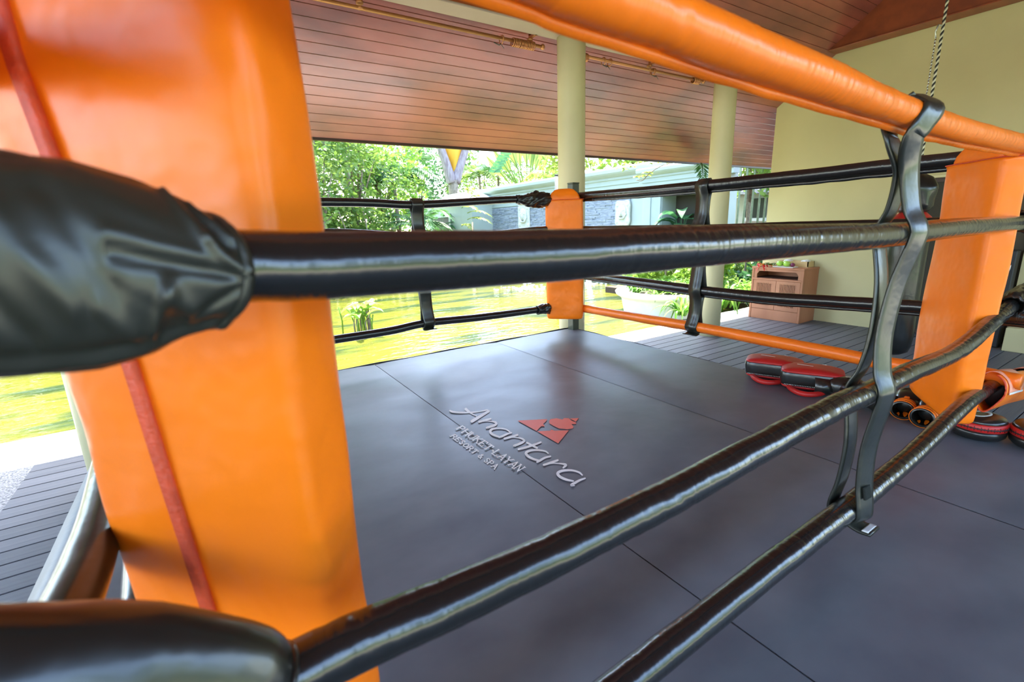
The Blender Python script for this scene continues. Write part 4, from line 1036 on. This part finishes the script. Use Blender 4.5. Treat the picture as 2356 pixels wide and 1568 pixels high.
pq = at(1432, 490, 0, FX - .1); plaque(pq.y, pq.z, 'carved pale stone face plaque on the slate wall, right of the far pad', .95)
pq = at(1205, 498, 0, FX - .1); plaque(pq.y, pq.z, 'carved pale stone face plaque on the slate wall, left of the far pad', 1.25)
# nearer pier block with a niche
PX = 10.75
wy = [at(1480, 400, 0, PX).y, at(1522, 500, 0, PX).y, at(1606, 500, 0, PX).y, at(1672, 500, 0, PX).y]
pz = at(1480, 400, 0, PX).z
nz0, nz1 = ZW + .42, at(1560, 447, 0, PX).z
blk = struct(MB().box((PX, wy[1], -1.0), (PX + .9, wy[0], pz)).box((PX, wy[3], -1.0), (PX + .35, wy[2], pz)).box((PX, wy[2], nz1), (PX + .9, wy[1], pz)).box((PX, wy[2], -1.0), (PX + .9, wy[1], nz0)).box((PX + .6, wy[2], nz0), (PX + .9, wy[1], nz1)).build('garden_pier', M['mint']))
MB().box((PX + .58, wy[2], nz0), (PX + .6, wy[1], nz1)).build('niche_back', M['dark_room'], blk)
cornice(PX, wy[3] - .1, wy[0] + .12, pz + .02, blk, .75)
fz = MB()
for (a, b, c, d) in ((wy[2] - .10, wy[2] - .02, nz0, nz1 + .10), (wy[1] + .02, wy[1] + .10, nz0, nz1 + .10), (wy[2] - .10, wy[1] + .10, nz1 + .02, nz1 + .10)):
    fz.cbox((PX - .05, a, c), (PX + .0, b, d), .01)
fz.build('niche_frame', M['mint'], blk)
MB().cbox((PX - .03, wy[0] - .32, ZW - .1), (PX, wy[0] - .06, pz - .35), .01).build('panel', M['mint'], blk)
# far left pier with cap and small niche
LX = 10.4
ly = [at(1085, 480, 0, LX).y, at(985, 480, 0, LX).y]; lz = at(1085, 462, 0, LX).z
lp = struct(MB().box((LX, ly[0], -1), (LX + 1.1, ly[1] + .8, lz)).build('garden_pier_left', M['mint']))
cy_ = (ly[0] + ly[1]) / 2
MB().loft([[Vector((LX - a, ly[0] - a, z)), Vector((LX + 1.1 + a, ly[0] - a, z)), Vector((LX + 1.1 + a, ly[1] + .8 + a, z)), Vector((LX - a, ly[1] + .8 + a, z))] for a, z in ((0, lz), (.18, lz + .03), (.22, lz + .12), (.14, lz + .16), (-.35, lz + .34))], True, False).build('cap', M['mint'], lp)
fz = MB(); a0 = at(1038, 500, 0, LX).y; a1 = at(992, 500, 0, LX).y
fz.box((LX - .05, a0, .3), (LX, a0 + .2, 1.75)).box((LX - .05, a1 - .2, .3), (LX, a1, 1.75)).box((LX - .05, a0, 1.6), (LX, a1, 1.75)); fz.build('niche_frame', M['mint'], lp)
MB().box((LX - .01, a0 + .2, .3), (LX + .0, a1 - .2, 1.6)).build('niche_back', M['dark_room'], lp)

# urn in the niche
u = at(1566, 640, 0, PX - .1); uy = (wy[1] + wy[2]) / 2
un = thing('garden_urn', (PX + .12, uy, nz0), 'green glazed urn standing in the niche of the garden wall', 'urn')
MB().lathe([(.14, nz0), (.17, nz0 + .04), (.30, nz0 + .22), (.37, nz0 + .42), (.36, nz0 + .50), (.33, nz0 + .53)], (PX + .12, uy, 0), 30).build('bowl', M['urn'], un)
MB().lathe([(.33, nz0 + .50), (.40, nz0 + .53), (.40, nz0 + .57), (.33, nz0 + .58)], (PX + .12, uy, 0), 30).build('rim', M['urn'], un)

# curved planter bowl on the pond edge
def circle3(a, b, c):
    ax, ay, bx, by, cx, cy = a.x, a.y, b.x, b.y, c.x, c.y
    d = 2 * (ax * (by - cy) + bx * (cy - ay) + cx * (ay - by))
    ux = ((ax*ax+ay*ay)*(by-cy)+(bx*bx+by*by)*(cy-ay)+(cx*cx+cy*cy)*(ay-by))/d
    uy_ = ((ax*ax+ay*ay)*(cx-bx)+(bx*bx+by*by)*(ax-cx)+(cx*cx+cy*cy)*(bx-ax))/d
    return Vector((ux, uy_, 0)), math.hypot(ax-ux, ay-uy_)
ka = at(1428, 700, 2, ZW); kb = at(1455, 722, 2, ZW); kc = at(1530, 741, 2, ZW)
PC, PR = circle3(ka, kb, kc)
PC, PR = Vector((7.97, 6.38, ZW)), 0.93
prz = ZW + 0.42
plt = thing('planter', (PC.x, PC.y, ZW - .2), 'large round pale planter bowl with a moulded rim beside the pond', 'planter')
MB().lathe([(PR - .10, ZW - .3), (PR - .06, ZW), (PR, prz - .12), (PR + .05, prz - .08), (PR + .11, prz - .04), (PR + .13, prz + .01), (PR + .09, prz + .05), (PR - .02, prz + .05), (PR - .08, prz + .02), (PR - .10, prz - .06), (0.05, prz - .06)], (PC.x, PC.y, 0), 72).build('bowl', M['curb'], plt)
MB().lathe([(PR - .12, prz - .08), (PR - .12, prz - .03), (.05, prz - .0)], (PC.x, PC.y, 0), 48).build('soil', M['soil'], plt)

# low mossy rock ledge with a waterfall
lg = thing('rock_ledge', (9.6, 10.2, ZW - .2), 'mossy low rock ledge across the pond behind the far pad', 'rock')
for i in range(12):
    y = 8.0 + i * .75; x = 10.9 - .035 * i
    rx = random.uniform(.35, .5)
    MB().ellip((x, y, ZW + .12), (rx, .42, random.uniform(.30, .42)), 14, 9, e=.6, fn=lambda v: v * (1 + .18 * noise.noise(v * 3 + Vector((i * 3, 0, 0))))).build('rock', M['moss'], lg)
    MB().cbox((x - .5, y - .37, ZW + .44), (x + .3, y + .36, ZW + .52), .02).build('slab', M['moss'], lg)
w0 = at(1366, 636, 0, 10.3)
wf = thing('waterfall', (10.3, w0.y, ZW), 'thin white jet of water falling into the pond right of the far pad', 'waterfall')
mb = MB()
for k in range(5):
    yy = w0.y + (k - 2) * .05; mb.tube(smooth_path([(10.36, yy, ZW + .56), (10.25, yy, ZW + .50), (10.16, yy + .01, ZW + .28), (10.10, yy + .02, ZW)], 5), .022, 6)
mb.build('falling_water', M['foam'], wf)
mb = MB()
for k in range(60):
    a = random.uniform(0, 2 * PI); r = abs(random.gauss(0, .30)); mb.ellip((10.0 + r * math.cos(a), w0.y + r * 1.5 * math.sin(a), ZW + .01), (random.uniform(.02, .07), random.uniform(.02, .07), .02), 6, 4)
s_ = mb.build('foam', M['foam'], wf); s_['kind'] = 'stuff'
w1 = at(1215, 664, 2, ZW)
mb = MB()
for k in range(70):
    a = random.uniform(0, 2 * PI); r = abs(random.gauss(0, .45)); mb.ellip((w1.x + r * math.cos(a), w1.y + r * 1.5 * math.sin(a), ZW + .005), (random.uniform(.02, .09), random.uniform(.02, .09), .015), 6, 4)
o = mb.build('pond_foam', M['foam']); stuff(o); tag(o, 'white foam on the pond left of the far orange pad', 'foam')

# two dark poles at the edge of the pond
for px_, pt, lb in ((1283, 401, 'dark round pole rising beside the near cream column, across the pond'), (1628, 414, 'dark round pole showing above the rope beside the second cream column')):
    p = at(px_, pt, 0, 7.3 if px_ < 1400 else 8.6)
    o = thing('garden_pole', (p.x, p.y, ZW - .2), lb, 'pole')
    MB().lathe([(.070, ZW - .2), (.068, p.z - .02)], (p.x, p.y, 0), 20).build('shaft', M['dark_metal'], o)
    MB().lathe([(.072, p.z - .03), (.074, p.z - .004), (.060, p.z)], (p.x, p.y, 0), 20).build('cap', M['dark_metal'], o)

# ------------------------------------------------------------------ planting
def leaf_quad(mb, c, size, asp=2.2):
    d = Vector((random.gauss(0, 1), random.gauss(0, 1), random.gauss(0, .6))).normalized(); s = d.cross(Vector((random.gauss(0, 1), random.gauss(0, 1), random.gauss(0, 1)))).normalized()
    h = d * size * .5; w = s * size * .5 / asp
    mb.add([c - h, c - h * .1 + w, c + h, c - h * .1 - w], [(0, 1, 2, 3)])
def tree(x, y, h, cr, label, m, n=2600, size=.17, lumps=16, zlow=.25, group='trees beyond the pond', trunk=.12, asp=2.2):
    o = thing('tree', (x, y, ZW - .1), label, 'tree', group)
    tb = MB(); top = Vector((x, y, h * .75))
    P = smooth_path([(x, y, ZW - .3), (x + .1, y, h * .2), (x - .08, y + .1, h * .45), tuple(top)], 5)
    tb.tube(P, [lerp(trunk, trunk * .4, i / (len(P) - 1)) for i in range(len(P))], 8)
    L_ = []
    for k in range(lumps):
        a = random.uniform(0, 2 * PI); r = cr * math.sqrt(random.random()) * .85; z = lerp(h * zlow, h, random.random())
        L_.append((Vector((x + r * math.cos(a), y + r * math.sin(a), z)), cr * random.uniform(.28, .5)))
        if k % 2 == 0: tb.tube([P[min(len(P)-1, 6)], P[-1].lerp(L_[-1][0], .5), L_[-1][0]], [trunk * .35, trunk * .2, .01], 6)
    tb.build('trunk', M['trunk'], o)
    mb = MB()
    for i in range(n):
        c, r = random.choice(L_); v = Vector((random.gauss(0, 1), random.gauss(0, 1), random.gauss(0, 1))).normalized() * r * random.random() ** .4
        leaf_quad(mb, c + v, size * random.uniform(.6, 1.3), asp)
    s_ = mb.build('foliage', m, o); s_['kind'] = 'stuff'
    return o
def frond(mb, base, az, length, rise, droop, nl=22, lw=.035, ll=.4, fan=.9):
    d = Vector((math.cos(az), math.sin(az), 0)); s = Vector((-d.y, d.x, 0))
    def pt(t): return base + d * (length * t) + Vector((0, 0, rise * math.sin(t * PI * .6) - droop * t * t))
    P = [pt(i / 10) for i in range(11)]; mb.tube(P, [lerp(.02, .004, i / 10) for i in range(11)], 5)
    for i in range(nl):
        t = lerp(.15, 1.0, i / (nl - 1)); p = pt(t); tg = (pt(min(1, t + .05)) - pt(t - .05)).normalized()
        L_ = ll * math.sin(PI * min(1, .25 + t * .72)) ** .8
        for sg in (-1, 1):
            dr = (s * sg * fan + tg * .75 + Vector((0, 0, random.uniform(-.35, .05)))).normalized()
            e = p + dr * L_ + Vector((0, 0, -.12 * L_)); w = tg * lw * .5
            mb.add([p - w, p + dr * L_ * .5 + w * 1.2 , e, p + dr * L_ * .45 - w * 1.2], [(0, 1, 2, 3)])
def palm(x, y, h, n, length, label, m, z0=ZW - .1, trunk=.09, group='palms beyond the pond', ll=.62, droop=1.1, rise=.9, lw=.10):
    o = thing('palm', (x, y, z0), label, 'palm', group)
    MB().tube([(x, y, z0), (x + .05, y, (z0 + h) * .5), (x, y, h)], [trunk * 1.2, trunk, trunk * .8], 10).build('trunk', M['trunk' if trunk > .06 else 'bamboo'], o)
    for k in range(n):
        mb = MB(); az = 2 * PI * k / n + random.uniform(-.3, .3); q = random.uniform(.8, 1.15)
        frond(mb, Vector((x, y, h)), az, length * q, rise * random.uniform(.5, 1.3), droop * random.uniform(.7, 1.3), ll=ll, lw=lw)
        mb.build('frond', m, o)
    return o
def strap_plant(x, y, z, r, n, label, m, w=.05, rise=.35, droop=.35, grp='strap-leaved plants', az0=0, az1=2 * PI, nm='strap_plant'):
    o = thing(nm, (x, y, z), label, 'plant', grp); mb = MB()
    for k in range(n):
        az = random.uniform(az0, az1); ribbon(mb, Vector((x + random.gauss(0, .04), y + random.gauss(0, .04), z)), az, r * random.uniform(.5, 1.1), w * random.uniform(.7, 1.2), rise * random.uniform(.6, 1.3), droop * random.uniform(.5, 1.3), 6)
    s_ = mb.build('leaves', m, o); s_['kind'] = 'stuff'
    return o

# fine-leaved trees at the left
def tp(px, y): return at(px, 520, 1, y)
for i, (px_, y_, h, cr, n, mm, lb) in enumerate((
    (740, 17, 5.2, 2.0, 5200, 'leaf_fine', 'fine-leaved bright green tree directly right of the near orange pad'),
    (820, 19, 6.0, 2.2, 5200, 'leaf_fine', 'fine-leaved green tree, second from the near orange pad'),
    (880, 22, 5.5, 2.3, 4200, 'leaf_lime', 'lime green tree behind the fine-leaved ones'),
    (640, 22, 10.5, 4.2, 6500, 'leaf_fine', 'tall fine-leaved tree mostly behind the near orange pad'),
    (-250, 18, 10.0, 4.6, 5000, 'leaf_fine', 'tall green tree added outside the frame left of the column, for the pond reflection'),  # unseen tree, added so the pond mirrors leaves instead of bright sky
    (150, 20, 10.0, 4.6, 5000, 'leaf_dark', 'tall dark green tree seen past the near left column'),
    (965, 31, 7.0, 2.6, 4500, 'leaf_dark', 'dark green tree behind the palms'),
    (1120, 31, 6.5, 3.2, 4500, 'leaf_fine', 'bushy mid green tree behind the long wall'),
    (1040, 34, 7.5, 2.8, 4500, 'leaf_dark', 'dark green tree behind the forked trunk'),
    (1230, 33, 8.0, 3.6, 3200, 'leaf_fine', 'wide green tree behind the wall, left of the near column'),
    (400, 24, 11.0, 5.0, 6000, 'leaf_lime', 'broad green tree left of the near orange pad'),
    )):
    p = tp(px_, y_); tree(p.x, p.y, h, cr, lb, M[mm], n=n, size=.45 if h > 9 else (.26 if y_ > 20 else .20), lumps=26, zlow=-.08)  # tallest trees get extra height and leaf size to block sky in pond reflections
# low shrubs under the trees on the far bank
bank = struct(MB().add([at(560, 560, 1, 15), (12, 25, ZW + .15), (12, 60, ZW + .6), (-30, 60, ZW + .6), (-20, 15.5, ZW + .12)], [(0, 1, 2, 3, 4)]).build('far_bank', M['grass']))
for i in range(9):
    px_ = 740 + i * 34; p = tp(px_, 14.8 + i * .5)
    tree(p.x, p.y, .62, .85, 'low leafy shrub on the far bank, %s' % ['first', 'second', 'third', 'fourth', 'fifth', 'sixth', 'seventh', 'eighth', 'ninth'][i] + ' from the near orange pad', M['leaf_lime' if i % 2 else 'leaf_fine'], n=700, size=.16, lumps=8, zlow=-.6, group='shrubs on the far bank', trunk=.03)
# palms
for (px_, y_, h, n, ln, mm, lb) in (
    (915, 21, 3.0, 14, 2.2, 'leaf_dark', 'dark feathery palm above the pier, left of the forked trunk'),
    (962, 27, 4.9, 16, 3.0, 'leaf_dark', 'tall dark palm just left of the forked trunk'),
    (1108, 27, 4.1, 14, 2.6, 'leaf_fine', 'bright feathery palm right of the forked trunk, low'),
    (1150, 27, 4.4, 14, 2.9, 'leaf_dark', 'feathery palm right of the forked trunk, taller'),
    (960, 19, 1.2, 9, 1.9, 'leaf_dark', 'short dark palm behind the pier'),
    (1265, 21, 3.4, 9, 1.7, 'leaf_yel', 'yellow-tinged palm beside the near cream column')):
    p = tp(px_, y_); palm(p.x, p.y, h, n, ln, lb, M[mm])
# forked trunk with golden infill between its sheaths
fx = at(1045, 445, 1, 24.2); ft = thing('forked_palm', (fx.x, fx.y, ZW), 'forked mauve palm trunk with golden infill between its two arms', 'palm')
def fp(px_, py_): return at(px_, py_, 1, 24.2)
MB().tube([fp(1043, 520), fp(1043, 445), fp(1043, 415)], [.26, .24, .29], 12).build('trunk', M['trunk'], ft)
for a in (-1, 1):
    pts = [fp(1043 + a * 4, 420), fp(1043 + a * 14, 385), fp(1043 + a * 27, 345), fp(1043 + a * 40, 300), fp(1043 + a * 52, 255)]
    P = smooth_path(pts, 5); MB().tube(P, [lerp(.29, .13, i / (len(P) - 1)) for i in range(len(P))], 10).build('arm', M['sheath'], ft)
mb = MB(); mb.loft([[fp(1040, 402) + Vector((0, .1, 0)), fp(1046, 402) + Vector((0, -.05, 0)), fp(1046, 402) + Vector((0, .15, 0))], [fp(1014, 335) + Vector((0, .1, 0)), fp(1043, 340) + Vector((0, -.25, 0)), fp(1072, 335) + Vector((0, .1, 0))], [fp(996, 270) + Vector((0, .1, 0)), fp(1043, 280) + Vector((0, -.3, 0)), fp(1090, 270) + Vector((0, .1, 0))]], True, True).build('golden_infill', M['golden'], ft)
# large blue-green blade leaf and the pale fan of stems
tl = thing('traveller_palm', (fp(1215, 480).x, fp(1215, 480).y, 1.2), 'pale fan of long upright stems behind the long wall', 'palm'); tl.location = fp(1210, 470)
for k in range(11):
    a = lerp(-.8, .8, k / 10) + random.uniform(-.05, .05); b0 = at(1210, 470, 1, 24); e = b0 + Vector((math.sin(a) * 3.6, 0, math.cos(a) * 4.0))
    m1 = b0.lerp(e, .5) + Vector((0, random.uniform(-.2, .2), .1))
    MB().tube([b0, m1, e], [.05, .03, .015], 6).build('stem', M['leaf_yel'], tl)
    mb = MB(); 
    for s_ in (-1, 1):
        q = Vector((math.cos(a) * s_ * .30, .1, -math.sin(a) * s_ * .30)); mb.add([m1, m1.lerp(e, .4) + q, e, m1.lerp(e, .3)], [(0, 1, 2, 3)])
    mb.build('leaf', M['leaf_yel'], tl)
bl = thing('broad_leaf', at(1150, 400, 1, 19), 'dark blue-green broad leaf hanging above the long wall', 'leaf')
mb = MB(); b0 = at(1165, 350, 1, 19)
for i in range(7):
    for sg in (-1, 1):
        p = b0 + Vector((-.10 * i - .05, 0, -.13 * i)); mb.add([p, p + Vector((sg * .26 - .02, -.05, .03)), p + Vector((sg * .32 - .03, -.06, -.10)), p + Vector((-.05, 0, -.12))], [(0, 1, 2, 3)])
mb.build('blade', M['leaf_broad'], bl)
MB().tube([b0 + Vector((.8, 0, -.9)), b0 + Vector((.2, 0, -.2)), b0 + Vector((-.7, 0, -.9))], .015, 6).build('rib', M['leaf_dark'], bl)

# yellow-green fronds in front of the slate wall, left
sp = at(1085, 470, 0, 9.9)
o = thing('wall_fern', (sp.x, sp.y, 1.2), 'yellow-green feathery sprays in front of the slate wall beside the left pier', 'plant')
for k, (px_, py_, az, L1) in enumerate(((1062, 478, -1.2, 1.0), (1075, 505, -1.0, 1.2), (1062, 520, -1.5, .9), (1075, 490, -.6, 1.1), (1082, 455, -1.3, .7), (1080, 440, -2, .6))):
    mb = MB(); frond(mb, at(px_, py_, 0, 9.9), az, L1, .25, .45, nl=13, ll=.30, lw=.09); mb.build('frond', M['leaf_yel'], o)
MB().tube([(sp.x, sp.y, ZW), (sp.x, sp.y, 1.3)], .03, 6).build('stem', M['trunk'], o)
# broad leaves in the two niches
def broad_plant(c, n, r, lw, label, hgt=.6):
    o = thing('broad_leaf_plant', c, label, 'plant', None); 
    for k in range(n):
        mb = MB(); az = random.uniform(0, 2 * PI); h = hgt * random.uniform(.3, 1.1)
        b = Vector(c) + Vector((math.cos(az) * r * .25, math.sin(az) * r * .25, h))
        ribbon(mb, b, az, r * random.uniform(.5, .9), lw * random.uniform(.8, 1.3), random.uniform(.0, .25), random.uniform(.1, .35), 7, .15, random.uniform(-.6, .6)); mb.build('leaf', M['leaf_broad'], o)
        MB().tube([Vector(c), (Vector(c) + b) * .5 + Vector((0, 0, .03)), b], .008, 5).build('stem', M['leaf_broad'], o)
    return o
broad_plant((PX + .1, uy, nz0 + .55), 16, .75, .22, 'broad-leaved plant growing from the urn in the niche', 1.15)
q = at(1012, 535, 0, LX - .5); broad_plant((q.x, q.y, q.z - .5), 12, 1.1, .35, 'broad-leaved plant in front of the left pier niche', 1.3)
q = at(1480, 560, 0, PX - .7); broad_plant((q.x, q.y, q.z - .3), 9, .8, .16, 'broad-leaved plant rising in front of the niche pier', .75)
# overhanging twig with yellow leaves in front of the cornice
tw = thing('overhanging_twig', at(1500, 392, 0, 8.6), 'thin overhanging twig with pale yellow leaves across the cornice', 'branch')
P = smooth_path([at(1560, 372, 0, 8.6), at(1525, 380, 0, 8.6), at(1495, 398, 0, 8.6), at(1478, 415, 0, 8.6), at(1464, 414, 0, 8.6)], 5); MB().tube(P, .010, 6).build('twig', M['trunk'], tw)
for (px_, py_) in ((1435, 392), (1450, 385), (1485, 405), (1466, 408), (1500, 378), (1440, 380), (1475, 375), (1490, 398), (1520, 372), (1428, 388)):
    mb = MB(); c = at(px_, py_, 0, 8.6)
    for k in range(5): ribbon(mb, c, random.uniform(0, 6.28), .16, .06, .04, .06, 4)
    mb.build('leaf_spray', M['leaf_yel'], tw)
mb = MB(); frond(mb, at(1612, 378, 0, 7.5), -2.4, .45, .05, .35, nl=14, ll=.2, lw=.05); tag(mb.build('hanging_frond', M['leaf_broad']), 'green frond hanging below the eaves beside the second cream column', 'leaf')

# strap-leaved plants: in the planter and beside the deck
k = 0
for i in range(34):
    a = random.uniform(0, 2 * PI); r = PR * .86 * math.sqrt(random.random())
    strap_plant(PC.x + r * math.cos(a), PC.y + r * math.sin(a), prz - .02, .42, 13, 'lime green strap-leaved plant growing in the round pale planter', M['leaf_strap'], w=.04, rise=.25, droop=.18, grp='strap-leaved plants in the round planter')
side = [(1600, 728, 7.35), (1612, 712, 7.6), (1606, 695, 8.0)]
names = ['strap-leaved plant spilling over the kerb left of the second column, lowest', 'strap-leaved plant left of the second column, middle', 'strap-leaved plant left of the second column, upper']
for (px_, py_, _), lb in zip(side, names):
    p = at(px_, py_, 2, ZD); strap_plant(p.x, p.y + .25, ZD - .02, .55, 30, lb, M['leaf_strap'], w=.055, rise=.45, droop=.45, grp=None)
bedmb = struct(MB().box((9.05, 5.03, ZD - .3), (18, 9.3, ZD - .02)).build('planting_bed', M['soil']))
lbs = ['first', 'second', 'third', 'fourth', 'fifth', 'sixth', 'seventh']
for i in range(7):
    x = 8.25 + i * .42; strap_plant(x, 5.30 + .22 * (i % 2), ZD, .62, 34, 'dark green arching strap-leaved plant beside the deck, %s from the second column' % lbs[i], M['leaf_strap'], w=.06, rise=.55, droop=.5, grp='strap plants beside the deck')
for i in range(9):
    p = (9.0 + (i % 3) * 1.5 + random.uniform(-.3, .3), 6.3 + (i // 3) * .9); tree(p[0], p[1], .55 + .15 * (i % 3), .7, 'leafy shrub in the bed behind the cabinet, %s row, %s from the left' % (('front', 'middle', 'back')[i // 3], lbs[i % 3]), M[('leaf_lime', 'leaf_broad', 'leaf_fine')[i % 3]], n=900, size=.18, lumps=9, zlow=-.8, group='shrubs in the bed behind the cabinet', trunk=.03)
# slender stems right of the second column, and the house beyond
for i, px_ in enumerate((1697, 1712, 1729, 1745, 1759)):
    p = at(px_, 470, 0, 14.5 + i * .4); palm(p.x, p.y, 4.2 + .3 * i, 8, 1.8, 'slender palm stem seen between the second column and the wall, %s from the column' % lbs[i], M['leaf_lime'], z0=ZD - .1, trunk=.032, group='slender palms by the house')
hs = thing('house', (19.3, 11.5, ZD), 'pale house with a dark louvered window beyond the slender palms', 'house')
h0 = at(1700, 500, 0, 19).y; h1 = at(1790, 500, 0, 19).y
MB().box((19, h1 - 4, ZD - .3), (24, h0 + 1.0, 2.05)).build('wall', M['house'], hs)
MB().loft([[Vector((18.6, h1 - 4.4, 2.02)), Vector((24.4, h1 - 4.4, 2.02)), Vector((24.4, h0 + 1.4, 2.02)), Vector((18.6, h0 + 1.4, 2.02))], [Vector((21, h1 - 2, 3.4)), Vector((22, h1 - 2, 3.4)), Vector((22, h0 - .6, 3.4)), Vector((21, h0 - .6, 3.4))]], True, False).build('roof', M['shutter'], hs)
ya_, yb_ = at(1762, 480, 0, 18.95).y, at(1718, 480, 0, 18.95).y; za_, zb_ = at(1740, 500, 0, 18.95).z, at(1740, 456, 0, 18.95).z
wn_ = MB().box((18.93, ya_, za_), (18.99, yb_, zb_)).build('window', M['shutter'], hs)
for i in range(8):
    y = lerp(ya_ + .03, yb_ - .03, i / 7); MB().box((18.90, y - .05, za_ + .02), (18.94, y + .05, zb_ - .02)).build('louver', M['dark_metal'], wn_)
MB().cbox((18.85, ya_ - .1, za_ - .15), (19.0, yb_ + .1, za_ - .03), .01).build('sill', M['curb'], hs)
for i, (x, y, h) in enumerate(((16.5, 8.2, 5.5), (17.5, 10.5, 6.0), (22, 6, 7), (15.2, 13.5, 5.5), (14.2, 17.5, 5.0))):
    tree(x, y, h, 2.4, 'leafy green tree behind the garden wall and house, %s from the right' % lbs[i], M[('leaf_fine', 'leaf_lime', 'leaf_fine', 'leaf_lime', 'leaf_yel')[i]], n=3200, size=.26, lumps=22, zlow=.42, group='trees behind the wall')

# reeds at the pond's near left
rp = at(830, 768, 2, ZW)
rd = thing('canna_clump', (rp.x, rp.y, ZW), 'clump of broad-leaved water plants standing in the pond right of the near orange pad', 'plant')
for k in range(22):
    x = rp.x + random.gauss(0, .14); y = rp.y + random.gauss(0, .22); h = random.uniform(.35, .62)
    MB().tube([(x, y, ZW - .1), (x + random.gauss(0, .02), y, ZW + h * .5), (x + random.gauss(0, .04), y, ZW + h)], .012, 6).build('stem', M['trunk' if k % 3 == 0 else 'leaf_lime'], rd)
    mb = MB(); ribbon(mb, Vector((x, y, ZW + h * .75)), random.uniform(0, 6.28), .34, .12, .18, .1, 6); mb.build('leaf', M['leaf_lime'], rd)
# garden behind the photographer
for i, x in enumerate((-15, -10, -5, 0, 5, 10, 15)):
    tree(x, -14 - (i % 2) * 2, 4.6, 3.4, 'garden tree behind the photographer, %s along the terrace' % lbs[i], M['leaf_fine' if i % 2 else 'leaf_dark'], n=2000, size=.42, lumps=18, zlow=-.05, group='trees behind the photographer', trunk=.18)
